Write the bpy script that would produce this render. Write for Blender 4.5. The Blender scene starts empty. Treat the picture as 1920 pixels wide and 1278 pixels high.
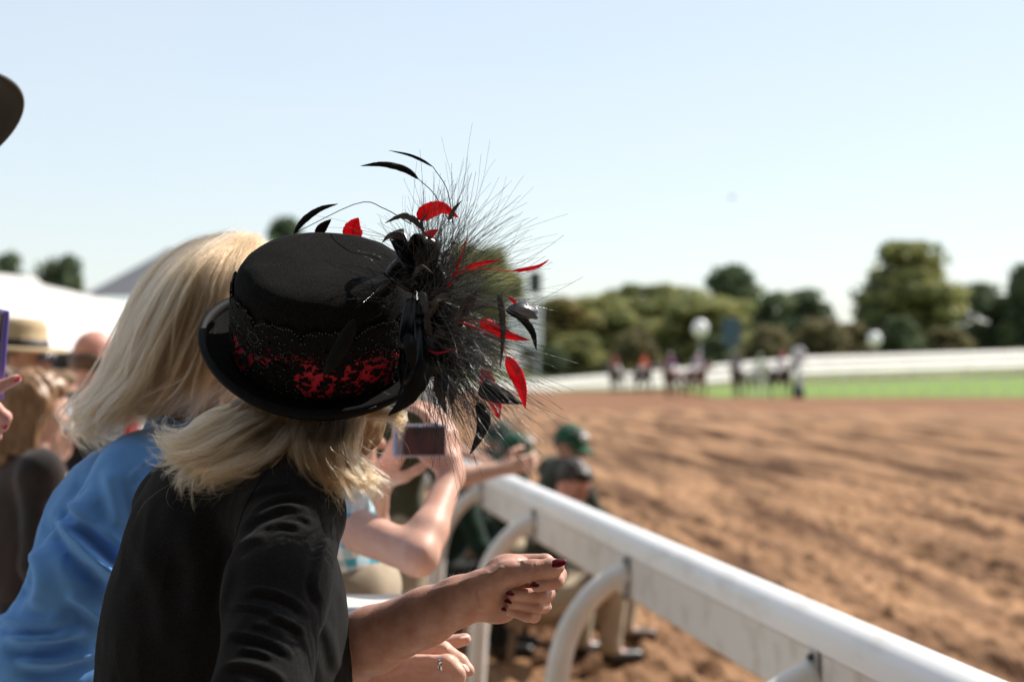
import bpy, math, random
import numpy as np
from mathutils import Vector, Matrix

# ------------------------------------------------------------------ camera, sky, sun, exposure
SC = bpy.context.scene
COL = SC.collection
F = 3200.0                      # focal length in pixels of the 1920 px wide photograph (60 mm)
PITCH = math.atan(51 / F)       # the horizon lies 51 px under the picture's middle
CAM = np.array([0.0, 0.0, 1.6])
cam = bpy.data.cameras.new('camera')
cam.lens = 60.0
cam.sensor_width = 36.0
cam.clip_start = 0.05
cam.clip_end = 6000
cam.dof.use_dof = True
cam.dof.focus_distance = 2.03
cam.dof.aperture_fstop = 4.3
cam.dof.aperture_blades = 0
camo = bpy.data.objects.new('camera', cam)
COL.objects.link(camo)
camo.location = CAM
camo.rotation_euler = (math.radians(90) + PITCH, 0, 0)
SC.camera = camo

SUN_AZ, SUN_EL = math.radians(57), math.radians(47)   # azimuth from straight ahead towards the right
world = bpy.data.worlds.new('World')
SC.world = world
world.use_nodes = True
wn = world.node_tree
wn.nodes.clear()
sky = wn.nodes.new('ShaderNodeTexSky')
sky.sky_type = 'NISHITA'
sky.sun_disc = False
sky.sun_elevation = SUN_EL
sky.sun_rotation = SUN_AZ
sky.altitude = 200
sky.air_density = 1.0
sky.dust_density = 0.8
sky.ozone_density = 1.5
bg = wn.nodes.new('ShaderNodeBackground')
bg.inputs['Strength'].default_value = 0.122
wo = wn.nodes.new('ShaderNodeOutputWorld')
# a thin even veil of high haze with faint cirrus streaks over the whole sky
tcw = wn.nodes.new('ShaderNodeTexCoord')
mpw = wn.nodes.new('ShaderNodeMapping')
mpw.inputs['Scale'].default_value = (1.2, 1.2, 5.0)
nzw = wn.nodes.new('ShaderNodeTexNoise')
nzw.inputs['Scale'].default_value = 2.2
nzw.inputs['Detail'].default_value = 5
mrw = wn.nodes.new('ShaderNodeMapRange')
mrw.inputs['From Min'].default_value = 0.35
mrw.inputs['From Max'].default_value = 0.75
mrw.inputs['To Min'].default_value = 0.50
mrw.inputs['To Max'].default_value = 0.68
mxw = wn.nodes.new('ShaderNodeMix')
mxw.data_type = 'RGBA'
mxw.inputs[7].default_value = (4.95, 5.2, 5.25, 1)
wn.links.new(tcw.outputs['Generated'], mpw.inputs['Vector'])
wn.links.new(mpw.outputs[0], nzw.inputs['Vector'])
wn.links.new(nzw.outputs['Fac'], mrw.inputs['Value'])
wn.links.new(mrw.outputs[0], mxw.inputs[0])
wn.links.new(sky.outputs[0], mxw.inputs[6])
wn.links.new(mxw.outputs[2], bg.inputs['Color'])
wn.links.new(bg.outputs[0], wo.inputs['Surface'])

sun = bpy.data.lights.new('sun', 'SUN')
sun.energy = 5.0
sun.angle = math.radians(0.53)
sun.color = (1.0, 0.93, 0.84)
suno = bpy.data.objects.new('sun', sun)
COL.objects.link(suno)
sdir = Vector((math.sin(SUN_AZ) * math.cos(SUN_EL), math.cos(SUN_AZ) * math.cos(SUN_EL), math.sin(SUN_EL)))
suno.rotation_euler = sdir.to_track_quat('Z', 'Y').to_euler()

SC.view_settings.view_transform = 'Standard'
SC.view_settings.look = 'None'
SC.view_settings.gamma = 1.0
SC.view_settings.exposure = 0.52
SC.render.engine = 'CYCLES'
SC.cycles.use_denoising = True
try:
    SC.cycles.denoiser = 'OPENIMAGEDENOISE'
    SC.cycles.denoising_input_passes = 'RGB_ALBEDO_NORMAL'
except Exception:
    pass
SC.cycles.max_bounces = 8
SC.cycles.transparent_max_bounces = 8
SC.cycles.sample_clamp_indirect = 6.0

# ------------------------------------------------------------------ helpers
RS = np.random.RandomState(7)
random.seed(7)
UP = np.array([0.0, -math.sin(PITCH), math.cos(PITCH)])
FW = np.array([0.0, math.cos(PITCH), math.sin(PITCH)])
RT = np.array([1.0, 0.0, 0.0])


def W(px, py, D):
    """the point at depth D metres seen at photograph pixel (px, py)"""
    return CAM + D * (FW + RT * ((px - 960) / F) + UP * ((639 - py) / F))


def proj(P):
    q = P - CAM
    D = q @ FW
    return 960 + F * (q @ RT) / D, 639 - F * (q @ UP) / D, D


def nrm(v):
    v = np.asarray(v, float)
    return v / max(1e-9, np.linalg.norm(v))


def V3(*a):
    return np.array(a, float)


def link(o, parent=None):
    COL.objects.link(o)
    if parent is not None:
        o.parent = parent
        if parent.type == 'EMPTY':      # meshes are modelled in world space
            o.matrix_parent_inverse = Matrix.Translation(-Vector(parent.location))
    return o


def tag(o, label=None, cat=None, group=None, kind=None):
    if label: o['label'] = label
    if cat: o['category'] = cat
    if group: o['group'] = group
    if kind: o['kind'] = kind
    return o


def empty(name, loc, label=None, cat=None, group=None):
    o = bpy.data.objects.new(name, None)
    o.location = [float(x) for x in loc]
    o.empty_display_size = 0.1
    COL.objects.link(o)
    return tag(o, label, cat, group)


def mesh_data(name, v, faces, smooth=True):
    """v (n,3); faces: list of index arrays (k,3) / (k,4) or one array"""
    if not isinstance(faces, (list, tuple)):
        faces = [faces]
    faces = [np.asarray(f, np.int32) for f in faces if len(f)]
    me = bpy.data.meshes.new(name)
    me.vertices.add(len(v))
    me.vertices.foreach_set('co', np.asarray(v, np.float32).ravel())
    li = np.concatenate([f.ravel() for f in faces])
    tot = np.concatenate([np.full(len(f), f.shape[1], np.int32) for f in faces])
    st = np.concatenate([[0], np.cumsum(tot)[:-1]]).astype(np.int32)
    me.loops.add(len(li))
    me.loops.foreach_set('vertex_index', li)
    me.polygons.add(len(tot))
    me.polygons.foreach_set('loop_start', st)
    me.polygons.foreach_set('loop_total', tot)
    me.polygons.foreach_set('use_smooth', np.full(len(tot), smooth, bool))
    me.update(calc_edges=True)
    me.validate()
    return me


def mobj(name, v, faces, mat, parent=None, smooth=True):
    me = mesh_data(name, v, faces, smooth)
    if mat is not None:
        me.materials.append(mat)
    o = bpy.data.objects.new(name, me)
    return link(o, parent)


class MB:
    """collects boxes, tubes and sheets into one mesh"""
    def __init__(s):
        s.v = []; s.q = []; s.t = []; s.n = 0

    def add(s, v, q=None, t=None):
        v = np.asarray(v, float)
        if q is not None and len(q): s.q.append(np.asarray(q) + s.n)
        if t is not None and len(t): s.t.append(np.asarray(t) + s.n)
        s.v.append(v); s.n += len(v)

    def box(s, c, size, R=None, taper=1.0):
        x, y, z = [a / 2 for a in size]
        k = taper
        v = np.array([[-x, -y, -z], [x, -y, -z], [x, y, -z], [-x, y, -z], [-x * k, -y * k, z], [x * k, -y * k, z], [x * k, y * k, z], [-x * k, y * k, z]])
        if R is not None: v = v @ np.asarray(R).T
        s.add(v + np.asarray(c), [[0, 3, 2, 1], [4, 5, 6, 7], [0, 1, 5, 4], [1, 2, 6, 5], [2, 3, 7, 6], [3, 0, 4, 7]])

    def tube(s, pts, rad, n=10, cap=True, flat=1.0, nref=None):
        pts = np.asarray(pts, float)
        m = len(pts)
        rad = np.broadcast_to(np.asarray(rad, float), (m,))
        tg = np.gradient(pts, axis=0)
        tg /= np.linalg.norm(tg, axis=1)[:, None] + 1e-12
        ref = V3(0, 0, 1) if abs(tg[0][2]) < 0.9 else V3(1, 0, 0)
        if nref is not None: ref = np.asarray(nref, float)
        a = nrm(np.cross(tg[0], ref))
        A = []
        for i in range(m):
            a = nrm(a - tg[i] * (a @ tg[i]))
            A.append(a)
        A = np.array(A)
        B = np.cross(tg, A)
        th = np.arange(n) * 2 * math.pi / n
        v = pts[:, None, :] + rad[:, None, None] * (np.cos(th)[None, :, None] * A[:, None, :] + flat * np.sin(th)[None, :, None] * B[:, None, :])
        v = v.reshape(-1, 3)
        i = np.arange(m - 1)[:, None] * n
        j = np.arange(n)[None, :]
        j2 = (j + 1) % n
        q = np.stack([i + j, i + j2, i + n + j2, i + n + j], -1).reshape(-1, 4)
        t = []
        if cap:
            v = np.vstack([v, pts[0], pts[-1]])
            c0, c1 = m * n, m * n + 1
            for k in range(n):
                t.append([c0, (k + 1) % n, k])
                t.append([c1, (m - 1) * n + k, (m - 1) * n + (k + 1) % n])
        s.add(v, q, t if t else None)

    def revolve(s, prof, n=48, M=None, close=False):
        prof = np.asarray(prof, float)
        m = len(prof)
        th = np.arange(n) * 2 * math.pi / n
        v = np.stack([prof[:, None, 0] * np.cos(th), prof[:, None, 0] * np.sin(th), np.repeat(prof[:, 1][:, None], n, 1)], -1).reshape(-1, 3)
        if M is not None: v = v @ M[:3, :3].T + M[:3, 3]
        r = m if close else m - 1
        i = (np.arange(r)[:, None]) * n
        i2 = ((np.arange(r)[:, None] + 1) % m) * n
        j = np.arange(n)[None, :]
        j2 = (j + 1) % n
        q = np.stack([i + j, i + j2, i2 + j2, i2 + j], -1).reshape(-1, 4)
        s.add(v, q)

    def extrude(s, prof, path_a, path_b, xa, ya, closed=True):
        """closed 2-D outline swept from path_a to path_b with axes xa, ya"""
        prof = np.asarray(prof, float)
        n = len(prof)
        ring = prof[:, :1] * xa + prof[:, 1:] * ya
        v = np.vstack([ring + path_a, ring + path_b])
        k = np.arange(n)
        q = np.stack([k, (k + 1) % n, n + (k + 1) % n, n + k], -1)
        s.add(v, q)
        c = np.vstack([ring + path_a, [ring.mean(0) + path_a], ring + path_b, [ring.mean(0) + path_b]])
        t = [[n, (i + 1) % n, i] for i in range(n)] + [[2 * n + 1, n + 1 + i, n + 1 + (i + 1) % n] for i in range(n)]
        s.add(c, None, t)

    def build(s, name, mat, parent=None, smooth=True, bevel=0.0, autosmooth=None):
        fs = []
        if s.q: fs.append(np.concatenate(s.q))
        if s.t: fs.append(np.concatenate(s.t))
        o = mobj(name, np.vstack(s.v), fs, mat, parent, smooth)
        if bevel:
            b = o.modifiers.new('bevel', 'BEVEL'); b.width = bevel; b.segments = 2; b.limit_method = 'ANGLE'
        return o


# ---- value noise
_T = np.random.RandomState(3).rand(64, 64, 64).astype(np.float32)


def vnoise(p):
    p = np.asarray(p, float)
    i = np.floor(p).astype(int)
    f = p - i
    f = f * f * (3 - 2 * f)
    r = 0
    for dx in (0, 1):
        for dy in (0, 1):
            for dz in (0, 1):
                w = (f[..., 0] if dx else 1 - f[..., 0]) * (f[..., 1] if dy else 1 - f[..., 1]) * (f[..., 2] if dz else 1 - f[..., 2])
                r = r + w * _T[(i[..., 0] + dx) % 64, (i[..., 1] + dy) % 64, (i[..., 2] + dz) % 64]
    return r * 2 - 1


def fbm(p, o=4, g=0.5):
    r = 0; a = 1.0
    p = np.asarray(p, float)
    for k in range(o):
        r = r + a * vnoise(p * 2 ** k + 17.3 * k)
        a *= g
    return r


# ---- implicit surfaces: smooth unions of tapered capsules and ellipsoids, meshed with surface nets
def cap(a, b, ra, rb, k=0.02):
    return ('c', np.asarray(a, float), np.asarray(b, float), ra, rb, k)


def ell(c, r, R=None, k=0.02):
    return ('e', np.asarray(c, float), np.asarray(r, float), np.eye(3) if R is None else np.asarray(R, float), None, k)


def chain(pts, rad, k=0.02):
    return [cap(pts[i], pts[i + 1], rad[i], rad[i + 1], k) for i in range(len(pts) - 1)]


def grow(prims, d):
    out = []
    for p in prims:
        if p[0] == 'c': out.append(('c', p[1], p[2], p[3] + d, p[4] + d, p[5]))
        else: out.append(('e', p[1], p[2] + d, p[3], None, p[5]))
    return out


def sdf_mesh(prims, h, cuts=(), smooth=1, warp=None):
    lo = []; hi = []
    for p in prims:
        if p[0] == 'c':
            r = max(p[3], p[4])
            lo.append(np.minimum(p[1], p[2]) - r); hi.append(np.maximum(p[1], p[2]) + r)
        else:
            r = p[2].max()
            lo.append(p[1] - r); hi.append(p[1] + r)
    kmax = max(p[5] for p in prims)
    lo = np.min(lo, 0) - 4 * h - kmax * .3; hi = np.max(hi, 0) + 4 * h + kmax * .3
    n = np.ceil((hi - lo) / h).astype(int) + 1
    ax = [lo[i] + h * np.arange(n[i]) for i in range(3)]
    d = np.full(n, 0.5, np.float32)
    for p in prims:
        k = p[5]
        mgn = k + 3 * h
        if p[0] == 'c':
            r = max(p[3], p[4]); bl = np.minimum(p[1], p[2]) - r - mgn; bh = np.maximum(p[1], p[2]) + r + mgn
        else:
            r = p[2].max(); bl = p[1] - r - mgn; bh = p[1] + r + mgn
        i0 = np.clip(np.floor((bl - lo) / h).astype(int), 0, n - 1); i1 = np.clip(np.ceil((bh - lo) / h).astype(int) + 1, 1, n)
        sl = tuple(slice(i0[i], i1[i]) for i in range(3))
        X = ax[0][sl[0]][:, None, None]; Y = ax[1][sl[1]][None, :, None]; Z = ax[2][sl[2]][None, None, :]
        if p[0] == 'c':
            ab = p[2] - p[1]; L = ab @ ab + 1e-12
            t = np.clip(((X - p[1][0]) * ab[0] + (Y - p[1][1]) * ab[1] + (Z - p[1][2]) * ab[2]) / L, 0, 1)
            q = np.sqrt((X - p[1][0] - t * ab[0]) ** 2 + (Y - p[1][1] - t * ab[1]) ** 2 + (Z - p[1][2] - t * ab[2]) ** 2) - (p[3] + t * (p[4] - p[3]))
        else:
            R = p[3]
            dx, dy, dz = X - p[1][0], Y - p[1][1], Z - p[1][2]
            u = [dx * R[0, i] + dy * R[1, i] + dz * R[2, i] for i in range(3)]
            k0 = np.sqrt(sum((u[i] / p[2][i]) ** 2 for i in range(3)))
            k1 = np.sqrt(sum((u[i] / p[2][i] ** 2) ** 2 for i in range(3))) + 1e-9
            q = k0 * (k0 - 1) / k1
        q = q.astype(np.float32)
        D = d[sl]
        hh = np.clip(0.5 + 0.5 * (D - q) / k, 0, 1)
        d[sl] = D + (q - D) * hh - k * hh * (1 - hh)
    for (pt, nn) in cuts:     # keep the side the normal points away from
        pt = np.asarray(pt, float); nn = nrm(nn)
        pl = (ax[0][:, None, None] - pt[0]) * nn[0] + (ax[1][None, :, None] - pt[1]) * nn[1] + (ax[2][None, None, :] - pt[2]) * nn[2]
        d = np.maximum(d, pl.astype(np.float32))
    s = d < 0
    c = np.zeros(np.array(n) - 1, np.int8)
    for a in (0, 1):
        for b in (0, 1):
            for e in (0, 1):
                c += s[a:n[0] - 1 + a, b:n[1] - 1 + b, e:n[2] - 1 + e]
    act = (c > 0) & (c < 8)
    I = np.argwhere(act)
    idx = np.full(act.shape, -1, np.int32)
    idx[act] = np.arange(len(I))
    acc = np.zeros((len(I), 3)); cnt = np.zeros(len(I))
    for axis in range(3):
        o1, o2 = [x for x in range(3) if x != axis]
        for a in (0, 1):
            for b in (0, 1):
                off = np.zeros(3, int); off[o1] = a; off[o2] = b
                g0 = I + off; g1 = g0.copy(); g1[:, axis] += 1
                d0 = d[g0[:, 0], g0[:, 1], g0[:, 2]]; d1 = d[g1[:, 0], g1[:, 1], g1[:, 2]]
                m = (d0 < 0) != (d1 < 0)
                t = np.where(m, d0 / np.where(m, d0 - d1, 1), 0)
                P = off + np.zeros((len(I), 3)); P[:, axis] = t
                acc += P * m[:, None]; cnt += m
    v = lo + h * (I + acc / np.maximum(cnt, 1)[:, None])
    Q = []
    for axis in range(3):
        o1, o2 = (axis + 1) % 3, (axis + 2) % 3
        a0 = [slice(None)] * 3; a1 = [slice(None)] * 3
        a0[axis] = slice(0, n[axis] - 1); a1[axis] = slice(1, n[axis])
        s0 = s[tuple(a0)]; s1 = s[tuple(a1)]
        E = np.argwhere(s0 != s1)
        E = E[(E[:, o1] > 0) & (E[:, o2] > 0) & (E[:, o1] < n[o1] - 1) & (E[:, o2] < n[o2] - 1)]
        flip = s0[E[:, 0], E[:, 1], E[:, 2]]
        def cell(da, db):
            g = E.copy(); g[:, o1] -= da; g[:, o2] -= db
            return idx[g[:, 0], g[:, 1], g[:, 2]]
        q = np.stack([cell(1, 1), cell(0, 1), cell(0, 0), cell(1, 0)], -1)
        q[~flip] = q[~flip][:, ::-1]
        Q.append(q)
    Q = np.concatenate(Q)
    Q = Q[(Q >= 0).all(1)]
    if smooth: v = lap(v, Q, smooth)
    return v, Q


def lap(v, Q, it=1, w=0.5):
    e = np.concatenate([Q[:, [0, 1]], Q[:, [1, 2]], Q[:, [2, 3]], Q[:, [3, 0]]])
    for _ in range(it):
        a = np.zeros_like(v); c = np.zeros(len(v))
        for i, j in ((0, 1), (1, 0)):
            for k in range(3): a[:, k] += np.bincount(e[:, i], v[e[:, j], k], len(v))
            c += np.bincount(e[:, i], None, len(v))
        v = v * (1 - w) + w * a / np.maximum(c, 1)[:, None]
    return v


def vnormals(v, Q):
    fn = np.cross(v[Q[:, 2]] - v[Q[:, 0]], v[Q[:, 3]] - v[Q[:, 1]])
    n = np.zeros_like(v)
    for c in range(4):
        for k in range(3): n[:, k] += np.bincount(Q[:, c], fn[:, k], len(v))
    return n / (np.linalg.norm(n, axis=1)[:, None] + 1e-12)


def sobj(name, prims, h, mat, parent=None, cuts=(), smooth=1):
    v, q = sdf_mesh(prims, h, cuts, smooth)
    return mobj(name, v, q, mat, parent)


def joined(parts):
    """several (v, q) pieces as one mesh"""
    V = []; Q = []; n = 0
    for v, q in parts:
        V.append(v); Q.append(q + n); n += len(v)
    return np.vstack(V), np.concatenate(Q)


def folds(v, Q, lines, seed=0):
    """cloth folds: each line is (polyline in photograph pixels, width px, height m); applied to the side that faces the camera"""
    n = vnormals(v, Q)
    x, y, D = proj(v)
    view = CAM - v
    view /= np.linalg.norm(view, axis=1)[:, None]
    face = np.clip((n * view).sum(1) * 3 + 0.3, 0, 1)
    disp = np.zeros(len(v))
    for pts, w, amp in lines:
        pts = np.asarray(pts, float)
        if len(pts) > 2: pts = smooth_poly(pts, 14)
        sel = np.where((x > pts[:, 0].min() - 4 * w) & (x < pts[:, 0].max() + 4 * w) & (y > pts[:, 1].min() - 4 * w) & (y < pts[:, 1].max() + 4 * w))[0]
        if not len(sel): continue
        best = np.full(len(sel), 1e9); sg = np.zeros(len(sel)); tt = np.zeros(len(sel))
        seg = np.linalg.norm(np.diff(pts, axis=0), axis=1); cum = np.concatenate([[0], np.cumsum(seg)]); tot = cum[-1]
        for i in range(len(pts) - 1):
            a, b = pts[i], pts[i + 1]; ab = b - a
            px, py = x[sel] - a[0], y[sel] - a[1]
            t = np.clip((px * ab[0] + py * ab[1]) / (ab @ ab + 1e-9), 0, 1)
            dd = np.hypot(px - t * ab[0], py - t * ab[1])
            cr = ab[0] * py - ab[1] * px
            m = dd < best
            best[m] = dd[m]; sg[m] = np.sign(cr[m]); tt[m] = ((cum[i] + t * seg[i]) / tot)[m]
        sd = best * sg
        fade = np.clip(np.minimum(tt, 1 - tt) * 4, 0, 1)
        fade = fade * fade * (3 - 2 * fade)
        disp[sel] += amp * fade * (np.exp(-(sd / w) ** 2) - 0.75 * np.exp(-((sd - 1.7 * w) / (1.1 * w)) ** 2))
    return v + n * (disp * face)[:, None]


def smooth_poly(pts, n):
    """Catmull-Rom through the points"""
    pts = np.asarray(pts, float)
    P = np.vstack([2 * pts[0] - pts[1], pts, 2 * pts[-1] - pts[-2]])
    out = []
    m = len(pts) - 1
    for u in np.linspace(0, m, n):
        i = min(int(u), m - 1); t = u - i
        p0, p1, p2, p3 = P[i], P[i + 1], P[i + 2], P[i + 3]
        out.append(0.5 * (2 * p1 + (p2 - p0) * t + (2 * p0 - 5 * p1 + 4 * p2 - p3) * t * t + (3 * p1 - p0 - 3 * p2 + p3) * t ** 3))
    return np.array(out)


# ------------------------------------------------------------------ materials
def mat(name, col, rough=0.6, spec=0.5, metal=0.0, col2=None, nscale=20.0, bump=0.0, bscale=200.0, sheen=0.0, sss=0.0, coat=0.0, contrast=(0.35, 0.65), bdist=0.002, aniso=(1, 1, 1), trans=0.0, coord='Object', detail=6.0, transl=0.0, sheencol=None):
    m = bpy.data.materials.new(name)
    m.use_nodes = True
    nt = m.node_tree
    b = nt.nodes['Principled BSDF']
    b.inputs['Base Color'].default_value = (*col, 1)
    b.inputs['Roughness'].default_value = rough
    b.inputs['Specular IOR Level'].default_value = spec
    b.inputs['Metallic'].default_value = metal
    b.inputs['Sheen Weight'].default_value = sheen
    if sheencol: b.inputs['Sheen Tint'].default_value = (*sheencol, 1)
    b.inputs['Coat Weight'].default_value = coat
    b.inputs['Transmission Weight'].default_value = trans
    if sss:
        b.inputs['Subsurface Weight'].default_value = sss
        b.inputs['Subsurface Radius'].default_value = (1.0, 0.35, 0.2)
        b.inputs['Subsurface Scale'].default_value = 0.008
    tc = nt.nodes.new('ShaderNodeTexCoord')
    mp = nt.nodes.new('ShaderNodeMapping')
    mp.inputs['Scale'].default_value = aniso
    nt.links.new(tc.outputs[coord], mp.inputs['Vector'])
    if col2 is not None:
        nz = nt.nodes.new('ShaderNodeTexNoise')
        nz.inputs['Scale'].default_value = nscale
        nz.inputs['Detail'].default_value = detail
        cr = nt.nodes.new('ShaderNodeValToRGB')
        cr.color_ramp.elements[0].position = contrast[0]; cr.color_ramp.elements[1].position = contrast[1]
        cr.color_ramp.elements[0].color = (*col, 1); cr.color_ramp.elements[1].color = (*col2, 1)
        nt.links.new(mp.outputs[0], nz.inputs['Vector'])
        nt.links.new(nz.outputs['Fac'], cr.inputs['Fac'])
        nt.links.new(cr.outputs['Color'], b.inputs['Base Color'])
    if bump:
        n2 = nt.nodes.new('ShaderNodeTexNoise')
        n2.inputs['Scale'].default_value = bscale
        n2.inputs['Detail'].default_value = 4
        bp = nt.nodes.new('ShaderNodeBump')
        bp.inputs['Strength'].default_value = bump
        bp.inputs['Distance'].default_value = bdist
        nt.links.new(mp.outputs[0], n2.inputs['Vector'])
        nt.links.new(n2.outputs['Fac'], bp.inputs['Height'])
        nt.links.new(bp.outputs[0], b.inputs['Normal'])
    if transl:
        tr = nt.nodes.new('ShaderNodeBsdfTranslucent')
        mx = nt.nodes.new('ShaderNodeMixShader')
        mx.inputs[0].default_value = transl
        src = b.inputs['Base Color']
        if src.is_linked: nt.links.new(src.links[0].from_socket, tr.inputs['Color'])
        else: tr.inputs['Color'].default_value = (*col, 1)
        nt.links.new(b.outputs[0], mx.inputs[1]); nt.links.new(tr.outputs[0], mx.inputs[2])
        nt.links.new(mx.outputs[0], nt.nodes['Material Output'].inputs['Surface'])
    return m


def hairmat(name, col, rough=0.32, rand=0.25):
    m = bpy.data.materials.new(name)
    m.use_nodes = True
    nt = m.node_tree
    nt.nodes.clear()
    h = nt.nodes.new('ShaderNodeBsdfHairPrincipled')
    try: h.model = 'CHIANG'
    except Exception: pass
    h.parametrization = 'COLOR'
    h.inputs['Color'].default_value = (*col, 1)
    h.inputs['Roughness'].default_value = rough
    h.inputs['Radial Roughness'].default_value = 0.45
    o = nt.nodes.new('ShaderNodeOutputMaterial')
    info = nt.nodes.new('ShaderNodeHairInfo')
    cr = nt.nodes.new('ShaderNodeValToRGB')
    c = np.array(col)
    cr.color_ramp.elements[0].color = (*(c * (1 - rand) * np.array([1, .93, .85])), 1)
    cr.color_ramp.elements[1].color = (*np.minimum(c * (1 + rand), .95), 1)
    nt.links.new(info.outputs['Random'], cr.inputs['Fac'])
    nt.links.new(cr.outputs['Color'], h.inputs['Color'])
    nt.links.new(h.outputs[0], o.inputs['Surface'])
    return m


def strands(name, P, rad, mt, parent=None):
    """P (n curves, m points, 3); rad (n,) or (n, m)"""
    n, m = P.shape[:2]
    cu = bpy.data.hair_curves.new(name)
    cu.add_curves([m] * n)
    cu.attributes['position'].data.foreach_set('vector', P.astype(np.float32).ravel())
    rad = np.asarray(rad, float)
    if rad.ndim == 1: rad = np.repeat(rad[:, None], m, 1) * np.linspace(1, .35, m)[None, :]
    a = cu.attributes.get('radius') or cu.attributes.new('radius', 'FLOAT', 'POINT')
    a.data.foreach_set('value', rad.astype(np.float32).ravel())
    cu.materials.append(mt)
    o = bpy.data.objects.new(name, cu)
    return link(o, parent)

# ------------------------------------------------------------------ the ground
RD = nrm((-0.1497, 1.0, 0))            # direction of the outer rail
RN = np.array([RD[1], -RD[0], 0])      # to the track side
R0 = np.array([1.238, 0, 0])           # rail line at the camera


def rail_pt(Y, off=0.0, z=0.0):
    t = Y / RD[1]
    p = R0 + RD * t + RN * off
    return V3(p[0], p[1], z)


def grid_sheet(name, xs, ys, zf, mt, kind='structure'):
    X, Y = np.meshgrid(xs, ys, indexing='ij')
    v = np.stack([X, Y, zf(X, Y)], -1).reshape(-1, 3)
    n, m = len(xs), len(ys)
    i = np.arange(n - 1)[:, None] * m; j = np.arange(m - 1)[None, :]
    q = np.stack([i + j, i + m + j, i + m + j + 1, i + j + 1], -1).reshape(-1, 4)
    o = mobj(name, v, q, mt)
    tag(o, kind=kind)
    return o


def dirt_mat():
    m = mat('track dirt', (0.095, 0.047, 0.024), rough=0.95, spec=0.12, col2=(0.335, 0.190, 0.102), nscale=1.6, contrast=(0.36, 0.60), bump=1.0, bscale=14, bdist=0.03, aniso=(1.5, 0.09, 1), detail=10)
    nt = m.node_tree
    nt.nodes['Mapping'].inputs['Rotation'].default_value = (0, 0, -math.atan2(0.1497, 1.0))
    return m


M_dirt = dirt_mat()
M_dirt_far = mat('harrowed dirt', (0.185, 0.092, 0.050), rough=0.95, spec=0.1, col2=(0.225, 0.118, 0.066), nscale=0.25, bump=0.5, bscale=3, bdist=0.02)


_HR = np.random.RandomState(12).rand(256, 256, 3)


def prints(l, s, cell, r0, depth):
    """scattered hoof prints: shallow bowls with a raised lip"""
    z = np.zeros_like(l)
    ci, cj = np.floor(l / cell).astype(int), np.floor(s / cell).astype(int)
    for di in (-1, 0, 1):
        for dj in (-1, 0, 1):
            i, j = ci + di, cj + dj
            h = _HR[i % 256, j % 256]
            cl, cs = (i + h[..., 0]) * cell, (j + h[..., 1]) * cell
            d = np.hypot(l - cl, (s - cs) * 0.75) / (r0 * (0.6 + 0.8 * h[..., 2]))
            z += np.where(h[..., 2] > 0.25, depth * (-np.exp(-d ** 2 * 1.6) + 0.55 * np.exp(-((d - 1.35) / 0.35) ** 2)), 0)
    return z


def dirt_z(X, Y):
    l = X * RN[0] + Y * RN[1]
    s = X * RD[0] + Y * RD[1]
    amp = np.clip((64 - Y) / 24, 0, 1)
    near = np.clip((34 - Y) / 18, 0.12, 1)
    wl = l + 0.25 * vnoise(np.stack([l * .3, s * .12, 0 * s], -1))
    rut = 1 - 2 * np.abs(vnoise(np.stack([wl * 1.15, s * 0.035, 0 * s + 2], -1)))
    rut2 = 1 - 2 * np.abs(vnoise(np.stack([wl * 3.1, s * 0.07, 0 * s + 4], -1)))
    harrow = np.sin(wl * 2 * math.pi / 0.21) * np.clip(0.4 + vnoise(np.stack([l * .5, s * .15, 0 * s + 8], -1)), 0, 1)
    clod = fbm(np.stack([l * 2.4, s * 1.5, 0 * s + 5], -1), 4, 0.6)
    lump = np.maximum(vnoise(np.stack([l * 11, s * 8.5, 0 * s + 9], -1)), 0) ** 1.3
    z = 0.020 * rut + 0.028 * rut2 + 0.014 * harrow + near * (0.020 * clod + 0.042 * lump)
    far = np.clip((Y - 12) / 8, 0.25, 1)
    rt = np.random.RandomState(4)
    for k in range(26):          # wheel and harrow grooves running with the rail
        l0 = 0.7 + 0.62 * k + rt.uniform(-.25, .25)
        a = rt.normal() * 0.012
        d = l - (1.24 + l0 + a * s + 0.18 * np.sin(s * rt.uniform(.05, .12) + rt.uniform(0, 6)))
        w_ = rt.uniform(.07, .20)
        z = z + far * rt.uniform(.04, .085) * (-np.exp(-(d / w_) ** 2) + .6 * np.exp(-((np.abs(d) - 1.8 * w_) / (.7 * w_)) ** 2))
    z = z + near * prints(l, s, 0.62, 0.15, 0.034) + near * prints(l + 31.3, s + 7.7, 0.33, 0.085, 0.030)
    return amp * z - 0.03 * amp


def warped(lo, hi, n, p):
    return lo + (hi - lo) * np.linspace(0, 1, n) ** p


# a wedge of fine mesh that gets coarser with distance, on a plain base sheet
us = np.linspace(-0.27, 0.44, 560)
ys = 3.2 * (66 / 3.2) ** np.linspace(0, 1, 640)
U, Yg = np.meshgrid(us, ys, indexing='ij')
Xg = U * (Yg + 2.0)
v = np.stack([Xg, Yg, dirt_z(Xg, Yg)], -1).reshape(-1, 3)
m_ = len(ys)
i = np.arange(len(us) - 1)[:, None] * m_; j = np.arange(m_ - 1)[None, :]
tag(mobj('dirt_track', v, np.stack([i + j, i + m_ + j, i + m_ + j + 1, i + j + 1], -1).reshape(-1, 4), M_dirt), kind='structure')
grid_sheet('track_base', np.linspace(-80, 160, 30), np.linspace(-6, 70, 20), lambda X, Y: -0.16 + 0 * X, M_dirt)
grid_sheet('harrowed_track', np.linspace(-80, 160, 30), np.linspace(65.9, 96, 12), lambda X, Y: -0.03 + 0 * X, M_dirt_far)
M_grass = mat('grass ground', (0.075, 0.12, 0.03), rough=0.9, spec=0.2, col2=(0.13, 0.16, 0.05), nscale=0.2)
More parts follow.
